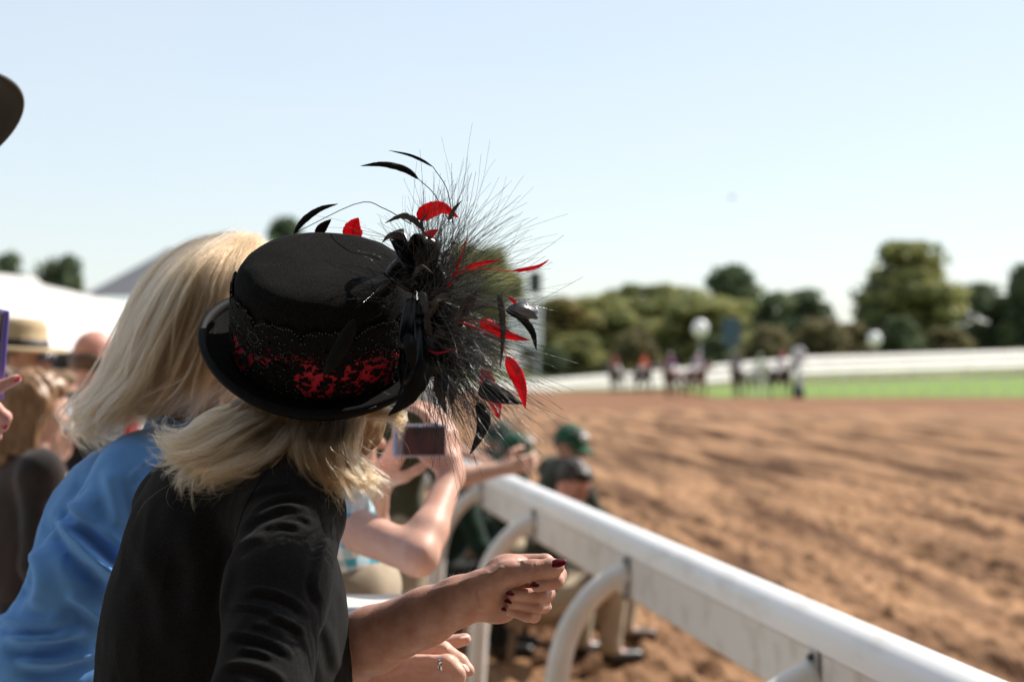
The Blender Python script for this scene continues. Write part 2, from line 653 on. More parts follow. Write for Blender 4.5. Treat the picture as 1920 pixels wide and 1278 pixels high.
M_turf = mat('turf course', (0.13, 0.205, 0.04), rough=0.9, spec=0.2, col2=(0.17, 0.25, 0.06), nscale=0.4, bump=0.6, bscale=14, bdist=0.03)
grid_sheet('ground', np.linspace(-3000, 3000, 16), np.linspace(-200, 4200, 16), lambda X, Y: -0.35 + 0 * X, M_grass)
# turf course on the right, the far dirt bend on the left, the bank behind
grid_sheet('turf_course', np.linspace(11.5, 160, 40), np.linspace(95.5, 121, 8), lambda X, Y: -0.02 + 0 * X + np.clip((Y - 96) / 24, 0, 1) * np.clip((X - 8) / 26, 0, 1.2) * 0.9, M_turf)
grid_sheet('far_track', np.linspace(-120, 13, 30), np.linspace(95.5, 126, 8), lambda X, Y: -0.026 + 0 * X, M_dirt_far)
M_bank = mat('bank grass', (0.13, 0.16, 0.055), rough=0.9, spec=0.2, col2=(0.19, 0.20, 0.08), nscale=0.3)


def bank_top(x):      # ground height under the far white fence at lateral position x
    return np.clip((x - 2) / 36.0, 0, 1.3) * 1.55


grid_sheet('grass_bank', np.linspace(-120, 170, 60), np.linspace(120.5, 240, 24), lambda X, Y: -0.05 + bank_top(X) * np.clip((Y - 119) / 9, 0.5, 1) + np.clip((Y - 132) / 80, 0, 1) * 1.0, M_bank)
# spectators' apron, a step above the dirt, its edge parallel to the rail
M_apron = mat('apron concrete', (0.33, 0.31, 0.28), rough=0.85, spec=0.3, col2=(0.42, 0.40, 0.36), nscale=6, bump=0.3, bscale=60)
mb = MB()
a0, a1 = rail_pt(-6, -0.75, 0), rail_pt(60, -0.75, 0)
L = nrm(-RN)
ring = []
for z in (0.12, -0.3):
    ring += [a0 + V3(0, 0, z), a1 + V3(0, 0, z), a1 + L * 60 + V3(0, 0, z), a0 + L * 60 + V3(0, 0, z)]
mb.add(ring, [[0, 1, 2, 3], [4, 7, 6, 5], [0, 4, 5, 1], [1, 5, 6, 2], [2, 6, 7, 3], [3, 7, 4, 0]])
tag(mb.build('apron', M_apron, None, False, bevel=0.02), kind='structure')
GZ = 0.12     # the height people stand on

# ------------------------------------------------------------------ the outer rail with its gooseneck posts
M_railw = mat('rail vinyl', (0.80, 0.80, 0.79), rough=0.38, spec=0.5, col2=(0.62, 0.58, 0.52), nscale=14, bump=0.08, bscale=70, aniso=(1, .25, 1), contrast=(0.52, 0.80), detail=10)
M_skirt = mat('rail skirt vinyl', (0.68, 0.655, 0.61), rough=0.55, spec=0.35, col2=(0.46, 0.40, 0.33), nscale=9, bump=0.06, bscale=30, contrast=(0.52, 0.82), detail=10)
M_post = mat('post white paint', (0.78, 0.77, 0.74), rough=0.4, spec=0.5, col2=(0.70, 0.68, 0.63), nscale=8, bump=0.05, bscale=90)
M_clip = mat('zinc clip', (0.48, 0.48, 0.48), rough=0.5, metal=0.3, col2=(0.36, 0.36, 0.35), nscale=60)
M_gap = mat('dark rubber', (0.02, 0.02, 0.02), rough=0.7)
rail = empty('race_rail', rail_pt(4, -0.2, 0), 'white rounded racecourse rail on gooseneck posts between spectators and the dirt track', 'rail')
ZT = 1.08
th = np.linspace(0, math.pi, 13)
prof_cap = [(0.052 * math.cos(t) - 0.0, -0.052 + 0.052 * math.sin(t)) for t in th]
prof_cap += [(-0.052, -0.075), (-0.044, -0.083), (0.044, -0.083), (0.052, -0.075)]
prof_skirt = [(-0.046, -0.0832), (-0.049, -0.203), (-0.040, -0.216), (-0.022, -0.216), (-0.018, -0.203), (-0.018, -0.0832)]
sections = [-1.2, 5.15, 12.8, 20.4, 28.0, 36.0, 44.0]
for i in range(len(sections) - 1):
    A = rail_pt(sections[i] + 0.0015, 0, ZT); B = rail_pt(sections[i + 1] - 0.0015, 0, ZT)
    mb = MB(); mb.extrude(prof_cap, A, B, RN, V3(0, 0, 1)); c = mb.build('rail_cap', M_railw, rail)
    c.data.set_sharp_from_angle(angle=math.radians(40))
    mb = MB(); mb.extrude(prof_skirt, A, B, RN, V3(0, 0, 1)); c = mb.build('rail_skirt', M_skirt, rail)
    c.data.set_sharp_from_angle(angle=math.radians(30))
post_Y = [1.80, 3.64, 5.47, 7.30, 9.0, 10.8, 12.6, 15.0, 17.0, 19.0, 21.0, 24, 27, 30]
for Y in post_Y:
    prof = [(-0.050, ZT - 0.130), (-0.12, ZT - 0.165), (-0.185, ZT - 0.225), (-0.240, ZT - 0.31), (-0.270, ZT - 0.41), (-0.285, ZT - 0.53), (-0.300, ZT - 0.80), (-0.32, 0.0)]
    pts = smooth_poly([rail_pt(Y, o, z) for o, z in prof], 26)
    pts = np.vstack([pts, rail_pt(Y, -0.325, -0.12)])
    mb = MB(); mb.tube(pts, np.linspace(0.036, 0.041, len(pts)), 16)
    p = mb.build('post', M_post, rail)
    mb = MB()
    Rm = np.stack([RN, RD, V3(0, 0, 1)], 1)
    mb.box(rail_pt(Y, -0.0525, ZT - 0.150), (0.006, 0.050, 0.15), Rm)
    mb.box(rail_pt(Y + 0.027, -0.056, ZT - 0.155), (0.010, 0.005, 0.13), Rm)
    mb.box(rail_pt(Y - 0.027, -0.056, ZT - 0.155), (0.010, 0.005, 0.13), Rm)
    mb.build('bracket', M_clip, p, False, bevel=0.0015)
    for dz in (0.092, 0.21):
        mb = MB(); mb.tube([rail_pt(Y, -0.049, ZT - dz), rail_pt(Y, -0.062, ZT - dz)], 0.008, 8); mb.build('bolt', M_gap, p)

# ------------------------------------------------------------------ unseen stand added behind the spectators to block sky light
M_stand = mat('grandstand concrete', (0.10, 0.10, 0.095), rough=0.9, col2=(0.14, 0.135, 0.125), nscale=1.5, bump=0.3, bscale=8)
M_standg = mat('grandstand green paint', (0.02, 0.045, 0.03), rough=0.6, col2=(0.03, 0.055, 0.04), nscale=1)
gs = empty('unseen_stand', (0, -14, 0), 'unseen dark roofed stand added behind the spectators to block the sky', 'unseen_stand')
for k in range(12):
    mb = MB(); mb.box((0, -9.0 - k * 1.5, 1.0 + k * 0.95 / 2 - 0.5), (150, 1.5 - 0.004, 1.9 + k * 0.95 - 0.9)); mb.build('tier', M_stand, gs, False)
mb = MB(); mb.box((0, -28.0, 8.2), (150, 0.6, 17)); mb.build('back_wall', M_standg, gs, False)
mb = MB(); mb.box((0, -16.5, 17.0), (154, 24, 0.7)); mb.build('roof', M_standg, gs, False)
mb = MB(); mb.box((0, -4.6, 16.2), (154, 0.3, 2.2)); mb.build('fascia', M_standg, gs, False)
for x in np.arange(-70, 71, 14.0):
    mb = MB(); mb.tube([V3(x, -7.6, 0), V3(x, -7.6, 16.7)], 0.28, 12); mb.build('column', M_standg, gs)
mb = MB(); mb.box((0, -8.1, 1.3), (150, 0.25, 2.4)); mb.build('front_wall', M_stand, gs, False)

# low white ledge on two posts behind the women's arms
M_ledge = mat('ledge white paint', (0.80, 0.77, 0.70), rough=0.5, col2=(0.72, 0.69, 0.62), nscale=9, bump=0.05, bscale=60)
le = empty('fence_ledge', W(560, 1140, 2.95) * V3(1, 1, 0) + V3(0, 0, GZ), 'low cream painted fence ledge behind the forearm of the woman in black', 'ledge')
pa, pb = W(330, 1145, 2.98), W(792, 1141, 2.98)
mb = MB(); mb.box((pa + pb) / 2, (pb[0] - pa[0], 0.16, 0.035)); mb.build('ledge_board', M_ledge, le, False, bevel=0.006)
mb = MB(); mb.box((pa + pb) / 2 - V3(0, 0.05, 0.078), (pb[0] - pa[0] - 0.02, 0.03, 0.115)); mb.build('apron_board', M_ledge, le, False, bevel=0.004)
for p in (pa + V3(0.06, 0, 0), pb - V3(0.07, 0, 0)):
    z1 = p[2] - 0.019
    mb = MB(); mb.box((p[0], p[1] + 0.012, (z1 + GZ) / 2), (0.07, 0.07, z1 - GZ)); mb.build('leg', M_ledge, le, False, bevel=0.005)

# ------------------------------------------------------------------ far rails, fence, lamps, posts
M_white = mat('white paint', (0.80, 0.77, 0.70), rough=0.6, spec=0.25, col2=(0.72, 0.69, 0.62), nscale=1)
inner = empty('inner_rail', (30, 96.6, 0), 'thin white inner rail on slim posts along the green turf', 'rail')
xs = np.arange(13.0, 62, 1.15)
mb = MB(); mb.tube([V3(13, 96.6, 1.12), V3(62, 96.6, 1.16)], 0.045, 8); mb.build('top_rail', M_white, inner)
pm = MB(); pm.tube([V3(0, 0, -0.1), V3(0, -0.05, 0.7), V3(0, 0.0, 1.1)], 0.035, 6)
p0 = None
for x in xs:
    if p0 is None:
        p0 = pm.build('post', M_white, inner); o = p0
    else:
        o = p0.copy(); COL.objects.link(o)
    o.matrix_parent_inverse = Matrix.Identity(4)
    o.location = (x - 30, 0, 0)

fence = empty('board_fence', (20, 128, 0), 'long white board fence climbing the grass bank in front of the trees', 'fence')


def fence_pt(x):
    return V3(x, 128.0, float(bank_top(x)) - 0.05)


def fence_top(x):       # rises from left to right as in the photograph
    px = 960 + F * x / 128
    return float(np.interp(px, [700, 1000, 1150, 1500, 1920, 2300], [722, 712, 700, 668, 655, 645]))


fx = np.linspace(-14, 54, 18)
tops = [W(960 + F * x / 128, fence_top(x), 128)[2] for x in fx]
for i in range(len(fx) - 1):
    a, b = fx[i], fx[i + 1]
    for j, (z0, z1) in enumerate(((-0.02, -0.36), (-0.48, -0.82), (-0.94, -1.26))):     # boards sloped to catch the sun, one below and in front of the other
        y0 = 127.9 - 0.62 * j; y1 = y0 - 0.55
        v = [V3(a, y1, tops[i] + z1), V3(b - 0.02, y1, tops[i + 1] + z1), V3(b - 0.02, y0, tops[i + 1] + z0), V3(a, y0, tops[i] + z0)]
        v += [p + V3(0, 0.03, -0.06) for p in v]
        mb = MB(); mb.add(v, [[0, 1, 2, 3], [4, 7, 6, 5], [0, 4, 5, 1], [1, 5, 6, 2], [2, 6, 7, 3], [3, 7, 4, 0]])
        mb.build('board', M_white, fence, False)
for i, x in enumerate(fx):
    g = float(bank_top(x)) - 0.4
    mb = MB(); mb.box((x, 128.06, (tops[i] + 0.05 + g) / 2), (0.14, 0.12, tops[i] + 0.05 - g)); mb.build('post', M_white, fence, False)

M_globe = mat('opal lamp globe', (0.85, 0.85, 0.83), rough=0.3, spec=0.5)
M_pole = mat('grey painted pole', (0.16, 0.17, 0.17), rough=0.5)


def lamp(px, py, D, r, label):
    c = W(px, py, D)
    g = float(bank_top(c[0])) if D > 120 else 0.0
    t = empty('street_lamp', (c[0], c[1], g), label, 'lamp', 'globe lamps beyond the track')
    mb = MB(); mb.tube([V3(c[0], c[1], g - 0.3), V3(c[0], c[1], g + 0.5), V3(c[0], c[1], c[2] - r)], [0.11, 0.07, 0.05], 8); mb.build('pole', M_pole, t)
    a = np.linspace(-math.pi / 2, math.pi / 2, 12)
    Mx = np.eye(4); Mx[:3, 3] = c
    mb = MB(); mb.revolve([(r * math.cos(x) + 1e-4, r * 1.12 * math.sin(x)) for x in a], 16, Mx); mb.build('globe', M_globe, t)
    mb = MB(); mb.tube([c - V3(0, 0, r * 1.12), c - V3(0, 0, r * 0.8)], [0.12, 0.24], 10); mb.build('collar', M_pole, t)


lamp(1313, 616, 132, 0.62, 'white globe lamp in front of the trees above the leading horses')
lamp(1640, 636, 136, 0.55, 'white globe lamp in front of the tallest tree')

M_fin = mat('silver finish post', (0.42, 0.45, 0.46), rough=0.4, metal=0.3, col2=(0.35, 0.38, 0.38), nscale=4)
c = W(1497, 665, 92)
fp = empty('finish_post', (c[0], c[1], 0), 'grey marker post with round top on the infield edge', 'post')
mb = MB(); mb.tube([V3(c[0], c[1], -0.1), V3(c[0], c[1], c[2] - 0.3)], [0.17, 0.13], 10); mb.build('pole', M_fin, fp)
Mx = np.eye(4); Mx[:3, :3] = np.stack([V3(1, 0, 0), V3(0, 0, 1), V3(0, -1, 0)], 1); Mx[:3, 3] = c
mb = MB(); mb.revolve([(1e-3, -0.09), (0.36, -0.09), (0.42, -0.05), (0.42, 0.05), (0.36, 0.09), (1e-3, 0.09)], 24, Mx); mb.build('disc', mat('disc paint', (0.55, 0.58, 0.58), rough=0.4), fp)
mb = MB(); mb.tube([V3(c[0], c[1], -0.1), V3(c[0], c[1], 0.75)], [0.34, 0.30], 12); mb.build('base', mat('post padding', (0.04, 0.06, 0.06), rough=0.6), fp)

# blue sign among the trees
c = W(1372, 622, 138)
sg = empty('sign_board', (c[0], c[1], float(bank_top(c[0]))), 'dull blue board on a pole among the trees', 'sign')
mb = MB(); mb.box(c, (1.5, 0.12, 2.3)); mb.build('panel', mat('blue panel', (0.045, 0.085, 0.12), rough=0.5), sg, False, bevel=0.03)
mb = MB(); mb.tube([V3(c[0], c[1] + 0.12, 0.6), V3(c[0], c[1] + 0.12, c[2])], 0.09, 8); mb.build('pole', M_pole, sg)

# slim tower with a dark cabin left of the trees
c = W(1003, 530, 150)
tw = empty('tower', (c[0], c[1], 0), 'pale slim tower topped by a dark box left of the trees', 'tower')
mb = MB()
for sx in (-1, 1):
    for sy in (-1, 1):
        mb.tube([V3(c[0] + sx * 1.0 - 0.8, c[1] + sy * 1.0, -0.3), V3(c[0] + sx * 0.55 - 0.2, c[1] + sy * 0.55, c[2] - 0.8)], 0.12, 6)
for k in range(5):
    z = 0.6 + k * 1.4
    w = 0.95 - 0.09 * k
    mb.box((c[0] - 0.6 + 0.1 * k, c[1], z), (2 * w, 2 * w, 0.12))
mb.build('frame', mat('galvanised steel', (0.55, 0.58, 0.60), rough=0.5, metal=0.3), tw, False)
mb = MB(); mb.box(c, (1.15, 1.15, 1.9)); mb.build('cabin', mat('dark cabin paint', (0.035, 0.045, 0.045), rough=0.5), tw, False, bevel=0.04)
mb = MB(); mb.box(c + V3(-0.9, 0.3, -3.6), (3.0, 1.6, 4.0)); mb.build('hut', mat('pale cladding', (0.82, 0.84, 0.86), rough=0.5), tw, False, bevel=0.05)

# ------------------------------------------------------------------ tents and the grey roof on the left
M_tent = mat('tent fabric', (0.82, 0.81, 0.78), rough=0.6, col2=(0.78, 0.77, 0.74), nscale=0.5, transl=0.25)
M_roof = mat('grey metal roof', (0.46, 0.51, 0.56), rough=0.5, col2=(0.42, 0.47, 0.52), nscale=0.3)
M_tent_shade = mat('tent wall shade colour', (0.10, 0.10, 0.10), rough=0.8)  # shade under the eaves put into the wall colour


def marquee(label, r0, r1, e0, e1, back, wall, mt, name='tent', cat='tent'):
    """gable roof: ridge r0-r1, front eave e0-e1, mirrored behind by vector back"""
    base = (e0 + e1) / 2 * V3(1, 1, 0)
    t = empty(name, base, label, cat)
    b0, b1 = e0 + back, e1 + back
    nseg = 10
    V = []; Q = []
    for i in range(nseg + 1):
        u = i / nseg
        row = []
        for s in np.linspace(0, 1, 7):
            p = (e0 * (1 - u) + e1 * u) * (1 - s) + (r0 * (1 - u) + r1 * u) * s
            p = p - V3(0, 0, 1) * 0.35 * math.sin(math.pi * s) * (0.4 + 0.6 * abs(math.sin(math.pi * u * 3)))
            row.append(p)
        for s in np.linspace(0, 1, 7)[1:]:
            p = (r0 * (1 - u) + r1 * u) * (1 - s) + (b0 * (1 - u) + b1 * u) * s
            row.append(p - V3(0, 0, 1) * 0.35 * math.sin(math.pi * s))
        V += row
    m = 13
    for i in range(nseg):
        for j in range(m - 1):
            Q.append([i * m + j, (i + 1) * m + j, (i + 1) * m + j + 1, i * m + j + 1])
    o = mobj('roof', np.array(V), np.array(Q), mt, t)
    so = o.modifiers.new('thick', 'SOLIDIFY'); so.thickness = 0.05
    for a, b in ((e0, b0), (e1, b1)):       # gable ends
        r = r0 if a is e0 else r1
        mb = MB(); mb.add([a, b, r], None, [[0, 1, 2]]); mb.build('gable', mt, t, False)
    mb = MB()                                # valance
    for a, b in ((e0, e1),):
        v = [a, b, b - V3(0, 0, 0.35), a - V3(0, 0, 0.35)]
        v += [p + nrm(back) * 0.05 for p in v]
        mb.add(v, [[0, 3, 2, 1], [4, 5, 6, 7], [0, 1, 5, 4], [2, 3, 7, 6], [1, 2, 6, 5], [3, 0, 4, 7]])
    mb.build('valance', mt, t, False)
    for i in range(5):
        u = i / 4
        for p in (e0 * (1 - u) + e1 * u, b0 * (1 - u) + b1 * u):
            mb = MB(); mb.tube([p * V3(1, 1, 0), p - V3(0, 0, 0.02)], 0.06, 8); mb.build('pole', M_white, t)
    if not wall:       # a solid building under the roof
        c0 = (e0 + e1 + b0 + b1) / 4
        sx, sy, zz = abs((b0 - e0)[0]) * .94, abs((e1 - e0)[1]) * .97, e0[2] - .36
        mb = MB(); mb.box((c0[0], c0[1], zz / 2), (sx, sy, zz)); mb.build('wall', mat('pale render wall', (.62, .60, .55), rough=.8, col2=(.55, .53, .48), nscale=.4), t, False)
        for k in range(5):
            mb = MB(); mb.box((c0[0] + sx * (k - 2) * .18, c0[1] - sy / 2 - .02, zz * .5), (.9, .06, 1.3)); mb.build('window', mat('dark pane', (.03, .035, .04), rough=.1), t, False)
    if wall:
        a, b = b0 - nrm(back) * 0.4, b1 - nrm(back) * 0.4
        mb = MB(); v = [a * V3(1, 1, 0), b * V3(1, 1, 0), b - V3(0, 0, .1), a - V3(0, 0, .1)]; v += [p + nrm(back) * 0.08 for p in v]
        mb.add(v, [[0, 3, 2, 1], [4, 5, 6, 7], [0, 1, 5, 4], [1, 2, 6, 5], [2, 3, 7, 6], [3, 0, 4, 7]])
        mb.build('back_wall', M_tent_shade, t, False)


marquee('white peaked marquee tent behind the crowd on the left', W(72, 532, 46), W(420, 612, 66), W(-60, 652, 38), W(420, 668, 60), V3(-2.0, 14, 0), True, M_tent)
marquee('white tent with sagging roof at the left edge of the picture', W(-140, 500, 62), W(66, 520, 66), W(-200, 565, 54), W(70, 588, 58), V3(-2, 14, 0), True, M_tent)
marquee('blue-grey gabled roof of a building behind the tents', W(318, 466, 84), W(322, 466, 120), W(150, 556, 84), W(150, 556, 120), W(486, 556, 84) - W(150, 556, 84), False, M_roof, 'pavilion', 'building')

# ------------------------------------------------------------------ trees
M_bark = mat('bark', (0.09, 0.065, 0.045), rough=0.9, col2=(0.14, 0.11, 0.08), nscale=3, bump=0.6, bscale=8, bdist=0.03)


def leafmat(name, a, b):
    return mat(name, a, rough=0.65, spec=0.3, col2=b, nscale=0.45, contrast=(0.4, 0.62), transl=0.45, detail=4)


M_leaf = {'dark': leafmat('dark leaves', (0.075, 0.115, 0.065), (0.17, 0.21, 0.095)),  # leaf colours lightened in place of distance haze
          'olive': leafmat('olive leaves', (0.18, 0.21, 0.085), (0.40, 0.38, 0.14)),
          'yellow': leafmat('turning leaves', (0.13, 0.14, 0.04), (0.30, 0.22, 0.07)),
          'brown': leafmat('brownish leaves', (0.17, 0.15, 0.08), (0.27, 0.24, 0.11))}


def tree_proto(kind, seed, n=13000, leaf=0.55):
    """unit tree of height 10: returns (leaf verts, leaf quads), (wood verts, tris/quads)"""
    r = np.random.RandomState(seed)
    cl = []
    for _ in range(90):
        if kind == 'cone':
            z = r.uniform(0.03, 0.97) ; R = 3.2 * (1 - z) ** 0.75 + 0.15
        elif kind == 'round':
            z = r.uniform(0.05, 0.95); R = 3.3 * math.sqrt(max(0.02, 1 - ((z - 0.5) / 0.5) ** 2))
        else:
            z = r.uniform(0.02, 0.95); R = 3.3 * math.sqrt(max(0.02, 1 - (z * 0.98) ** 2))
        a = r.uniform(0, 2 * math.pi); q = R * math.sqrt(r.uniform(0.15, 1.0)) * r.uniform(0.8, 1.1)
        cl.append((q * math.cos(a), q * math.sin(a), z * 10, r.uniform(0.6, 1.35)))
    cl = np.array(cl)
    k = r.randint(0, len(cl), n)
    d = r.normal(size=(n, 3)); d /= np.linalg.norm(d, axis=1)[:, None]
    P = cl[k, :3] + d * (cl[k, 3:4] * (0.45 + 0.6 * r.rand(n, 1) ** 0.6)) * V3(1, 1, 0.8)
    P[:, 2] = np.maximum(P[:, 2], 0.15)
    nn = d + r.normal(size=(n, 3)) * 0.6; nn /= np.linalg.norm(nn, axis=1)[:, None]
    t = np.cross(nn, r.normal(size=(n, 3))); t /= np.linalg.norm(t, axis=1)[:, None]
    b = np.cross(nn, t)
    s = leaf * r.uniform(0.6, 1.2, (n, 1))
    v = np.stack([P - t * s * .5, P + b * s * .32, P + t * s * .5, P - b * s * .32], 1).reshape(-1, 3)
    q = np.arange(4 * n).reshape(-1, 4)
    mb = MB()
    H = 8.6 if kind != 'bush' else 5
    tr = [V3(0, 0, -0.6), V3(0.05, 0, 0.3), V3(0.1, 0.05, H * .4), V3(-0.1, 0.1, H * .75), V3(0, 0, H)]
    mb.tube(smooth_poly(tr, 12), np.linspace(0.34, 0.04, 12), 8)
    for i in r.choice(len(cl), 12, False):
        c = cl[i, :3]; z0 = max(0.4, c[2] * 0.55)
        mb.tube(smooth_poly([V3(0.05, 0.05, z0), (V3(0, 0, z0) + c) / 2 + V3(0, 0, .2), c], 7), np.linspace(0.12, 0.02, 7), 5)
    return (v, q), mb


PROTO = {}
for kd, sd in (('cone', 1), ('round', 2), ('bush', 3), ('round2', 5), ('cone2', 8)):
    (lv, lq), mb = tree_proto(kd.rstrip('2'), sd)
    wm = mesh_data('trunk', np.vstack(mb.v), [np.concatenate(mb.q), np.concatenate(mb.t)]); wm.materials.append(M_bark)
    PROTO[kd] = (lv, lq, wm, {})


def tree(kd, px, top, base, width, D, leafk, label, name='tree', rot=None, group='trees beyond the far rail'):
    lv, lq, wm, cache = PROTO[kd]
    b = W(px, base, D)
    h = (base - top) * D / F
    w = width * D / F
    t = empty(name, b, label, 'bush' if name == 'bush' else 'tree', group)
    t.rotation_euler.z = random.uniform(0, 6.28) if rot is None else rot
    t.scale = (w / 6.2, w / 6.2, h / 10)
    if leafk not in cache:
        me = mesh_data('crown', lv, lq, False); me.materials.append(M_leaf[leafk]); cache[leafk] = me
    for nm, me in (('crown', cache[leafk]), ('trunk', wm)):
        o = bpy.data.objects.new(nm, me); COL.objects.link(o); o.parent = t


TREES = [
    ('round', 1035, 555, 700, 150, 190, 'yellow', 'yellowing tree beside the slim tower'),
    ('round2', 1108, 556, 705, 170, 200, 'olive', 'olive tree second from the slim tower'),
    ('round', 1215, 528, 705, 210, 215, 'olive', 'broad olive tree behind the two front horses'),
    ('cone', 1372, 498, 700, 170, 260, 'dark', 'dark pointed tree rising behind the blue board'),
    ('round2', 1318, 556, 705, 190, 195, 'olive', 'olive tree directly behind the left globe lamp'),
    ('round', 1488, 540, 700, 150, 205, 'dark', 'dark round tree above the grey marker post'),
    ('cone2', 1702, 452, 695, 250, 200, 'olive', 'tallest tree, broad and conical, behind the fence on the right'),
    ('cone', 1655, 520, 695, 130, 198, 'dark', 'dark tree at the left flank of the tallest tree'),
    ('round2', 1826, 532, 685, 140, 215, 'dark', 'dark round tree right of the tallest tree'),
    ('cone', 1925, 495, 680, 120, 210, 'dark', 'dark tree cut by the right edge of the picture'),
    ('round', 900, 452, 700, 140, 240, 'olive', 'tall olive tree seen through the feather spray'),
    ('round2', 118, 482, 737, 105, 110, 'dark', 'small dark round tree standing above the white marquee'),
    ('round', 0, 470, 725, 110, 150, 'dark', 'pale distant treetop above the tent at the left edge'),
    ('cone2', 537, 408, 716, 150, 200, 'dark', 'treetop just above the crown of the black hat'),
]
for a in TREES:
    tree(*a)
BUSHES = [
    (1085, 628, 706, 120, 172, 'olive', 'low olive bush behind the far rail nearest the feathers'),
    (1192, 618, 706, 90, 170, 'brown', 'brownish bush behind the orange-shirted rider'),
    (1040, 650, 708, 60, 168, 'dark', 'dark low bush at the foot of the slim tower'),
    (1345, 630, 700, 70, 168, 'dark', 'dark bush under the blue board'),
    (1440, 610, 700, 90, 172, 'brown', 'brown bush between pink rider and blue board'),
    (1540, 598, 690, 100, 175, 'brown', 'brown bush right of the grey marker post'),
    (1600, 605, 690, 80, 178, 'brown', 'brown bush left of the right globe lamp'),
    (1690, 595, 688, 80, 176, 'dark', 'dark bush right of the right globe lamp'),
    (1775, 615, 684, 90, 180, 'brown', 'brown bush between the tallest tree and the dark round tree'),
]
for px, top, base, w, D, lk, lb in BUSHES:
    tree('bush', px, top, base, w, D, lk, lb, 'bush', group='bushes beyond the far rail')

# a bird far over the track
c = W(1372, 371, 70)
bd = empty('bird', c, 'small dark bird flying in the pale sky', 'bird')
sobj('body', [cap(c + V3(-.07, 0, 0), c + V3(.08, 0, .01), .03, .022, .02), ell(c + V3(.11, 0, .02), (.03, .025, .025), None, .01), cap(c + V3(-.07, 0, 0), c + V3(-.14, 0, .0), .02, .008, .01)], .008, mat('bird plumage', (.06, .06, .065)), bd)
M_wing = mat('wing plumage', (.07, .07, .075))
for s in (-1, 1):
    mb = MB(); mb.tube([c + V3(0.03, 0, .01), c + V3(0.0, s * .12, .07), c + V3(-.06, s * .24, .03)], [.045, .04, .006], 8, flat=0.12); mb.build('wing', M_wing, bd)

# ------------------------------------------------------------------ the black hat
M_felt = mat('black felt', (0.004, 0.004, 0.0042), rough=0.95, spec=0.10, col2=(0.0125, 0.0122, 0.0112), nscale=420, contrast=(0.42, 0.68), bump=1.0, bscale=700, bdist=0.0015)
M_bind = mat('black grosgrain binding', (0.0035, 0.0035, 0.004), rough=0.65, spec=0.12, bump=0.5, bscale=700, bdist=0.001)
M_satin = mat('black satin ribbon', (0.0035, 0.0035, 0.004), rough=0.22, spec=0.22, bump=0.05, bscale=40)
M_redsat = mat('red satin underlay', (0.42, 0.008, 0.025), rough=0.6, spec=0.3, col2=(0.30, 0.006, 0.02), nscale=30)
M_lace = mat('black lace', (0.005, 0.0045, 0.0045), rough=0.85, spec=0.12, bump=0.8, bscale=500, bdist=0.0012)
M_bead = mat('jet bead', (0.012, 0.012, 0.013), rough=0.12, spec=0.8)


def feathermat(name, c, c2, rough, transl, spec=0.4):
    m = mat(name, c, rough=rough, spec=spec, col2=c2, nscale=60, transl=transl, aniso=(1, 1, 1))
    nt = m.node_tree        # fine barbs: a wave along the vane
    uv = nt.nodes.new('ShaderNodeUVMap')
    wv = nt.nodes.new('ShaderNodeTexWave')
    wv.inputs['Scale'].default_value = 45
    wv.inputs['Distortion'].default_value = 1.5
    wv.bands_direction = 'DIAGONAL'
    bp = nt.nodes.new('ShaderNodeBump'); bp.inputs['Strength'].default_value = 0.35; bp.inputs['Distance'].default_value = 0.001
    nt.links.new(uv.outputs[0], wv.inputs['Vector'])
    nt.links.new(wv.outputs['Fac'], bp.inputs['Height'])
    nt.links.new(bp.outputs[0], nt.nodes['Principled BSDF'].inputs['Normal'])
    return m


M_fblack = feathermat('black feather', (0.004, 0.004, 0.004), (0.007, 0.007, 0.006), 0.55, 0.03, 0.12)
M_fred = feathermat('red feather', (0.88, 0.018, 0.05), (0.74, 0.012, 0.035), 0.5, 0.6)
M_fgrey = feathermat('grey hackle feather', (0.13, 0.115, 0.11), (0.05, 0.042, 0.04), 0.5, 0.35)
M_fsilver = feathermat('silvery feather', (0.16, 0.17, 0.18), (0.10, 0.11, 0.12), 0.22, 0.1, 0.9)

HC = W(605, 660, 2.06)
tl, rl = math.radians(32), math.radians(4)
hz = nrm((math.cos(tl) * UP - math.sin(tl) * FW) * math.cos(rl) + RT * math.sin(rl))
hx = nrm(RT - hz * (RT @ hz))
hy = np.cross(hz, hx)          # away from the camera
HM = np.eye(4); HM[:3, 0] = hx; HM[:3, 1] = hy; HM[:3, 2] = hz; HM[:3, 3] = HC


def hatp(x, y, z):
    return HC + hx * x + hy * y + hz * z


def hatcyl(a, r, z):
    return HC[None] + (np.cos(a) * r)[:, None] * hx + (np.sin(a) * r)[:, None] * hy + np.asarray(z)[:, None] * hz


hat = empty('hat', HC, 'black felt hat with beaded lace over red and a spray of black and red feathers', 'hat')
RC = 0.1035                     # crown radius
HH = 0.124                      # crown height


def hat_revolve(prof, n, curl=True):
    prof = np.asarray(prof)
    a = np.arange(n) * 2 * math.pi / n
    V = []
    for r, z in prof:
        rr = r * (1 + 0.03 * np.cos(a) ** 2) * np.ones(n)
        zz = np.full(n, z)
        if curl:            # the brim turns up at its two sides and dips in front and behind
            k = np.clip((r - RC) / 0.04, 0, 1.3) ** 1.5
            zz = zz + k * (0.012 * np.cos(2 * a) + 0.004)
        V.append(hatcyl(a, rr, zz))
    V = np.vstack(V)
    m = len(prof)
    i = np.arange(m - 1)[:, None] * n; j = np.arange(n)[None, :]; j2 = (j + 1) % n
    q = np.stack([i + j, i + j2, i + n + j2, i + n + j], -1).reshape(-1, 4)
    return V, q


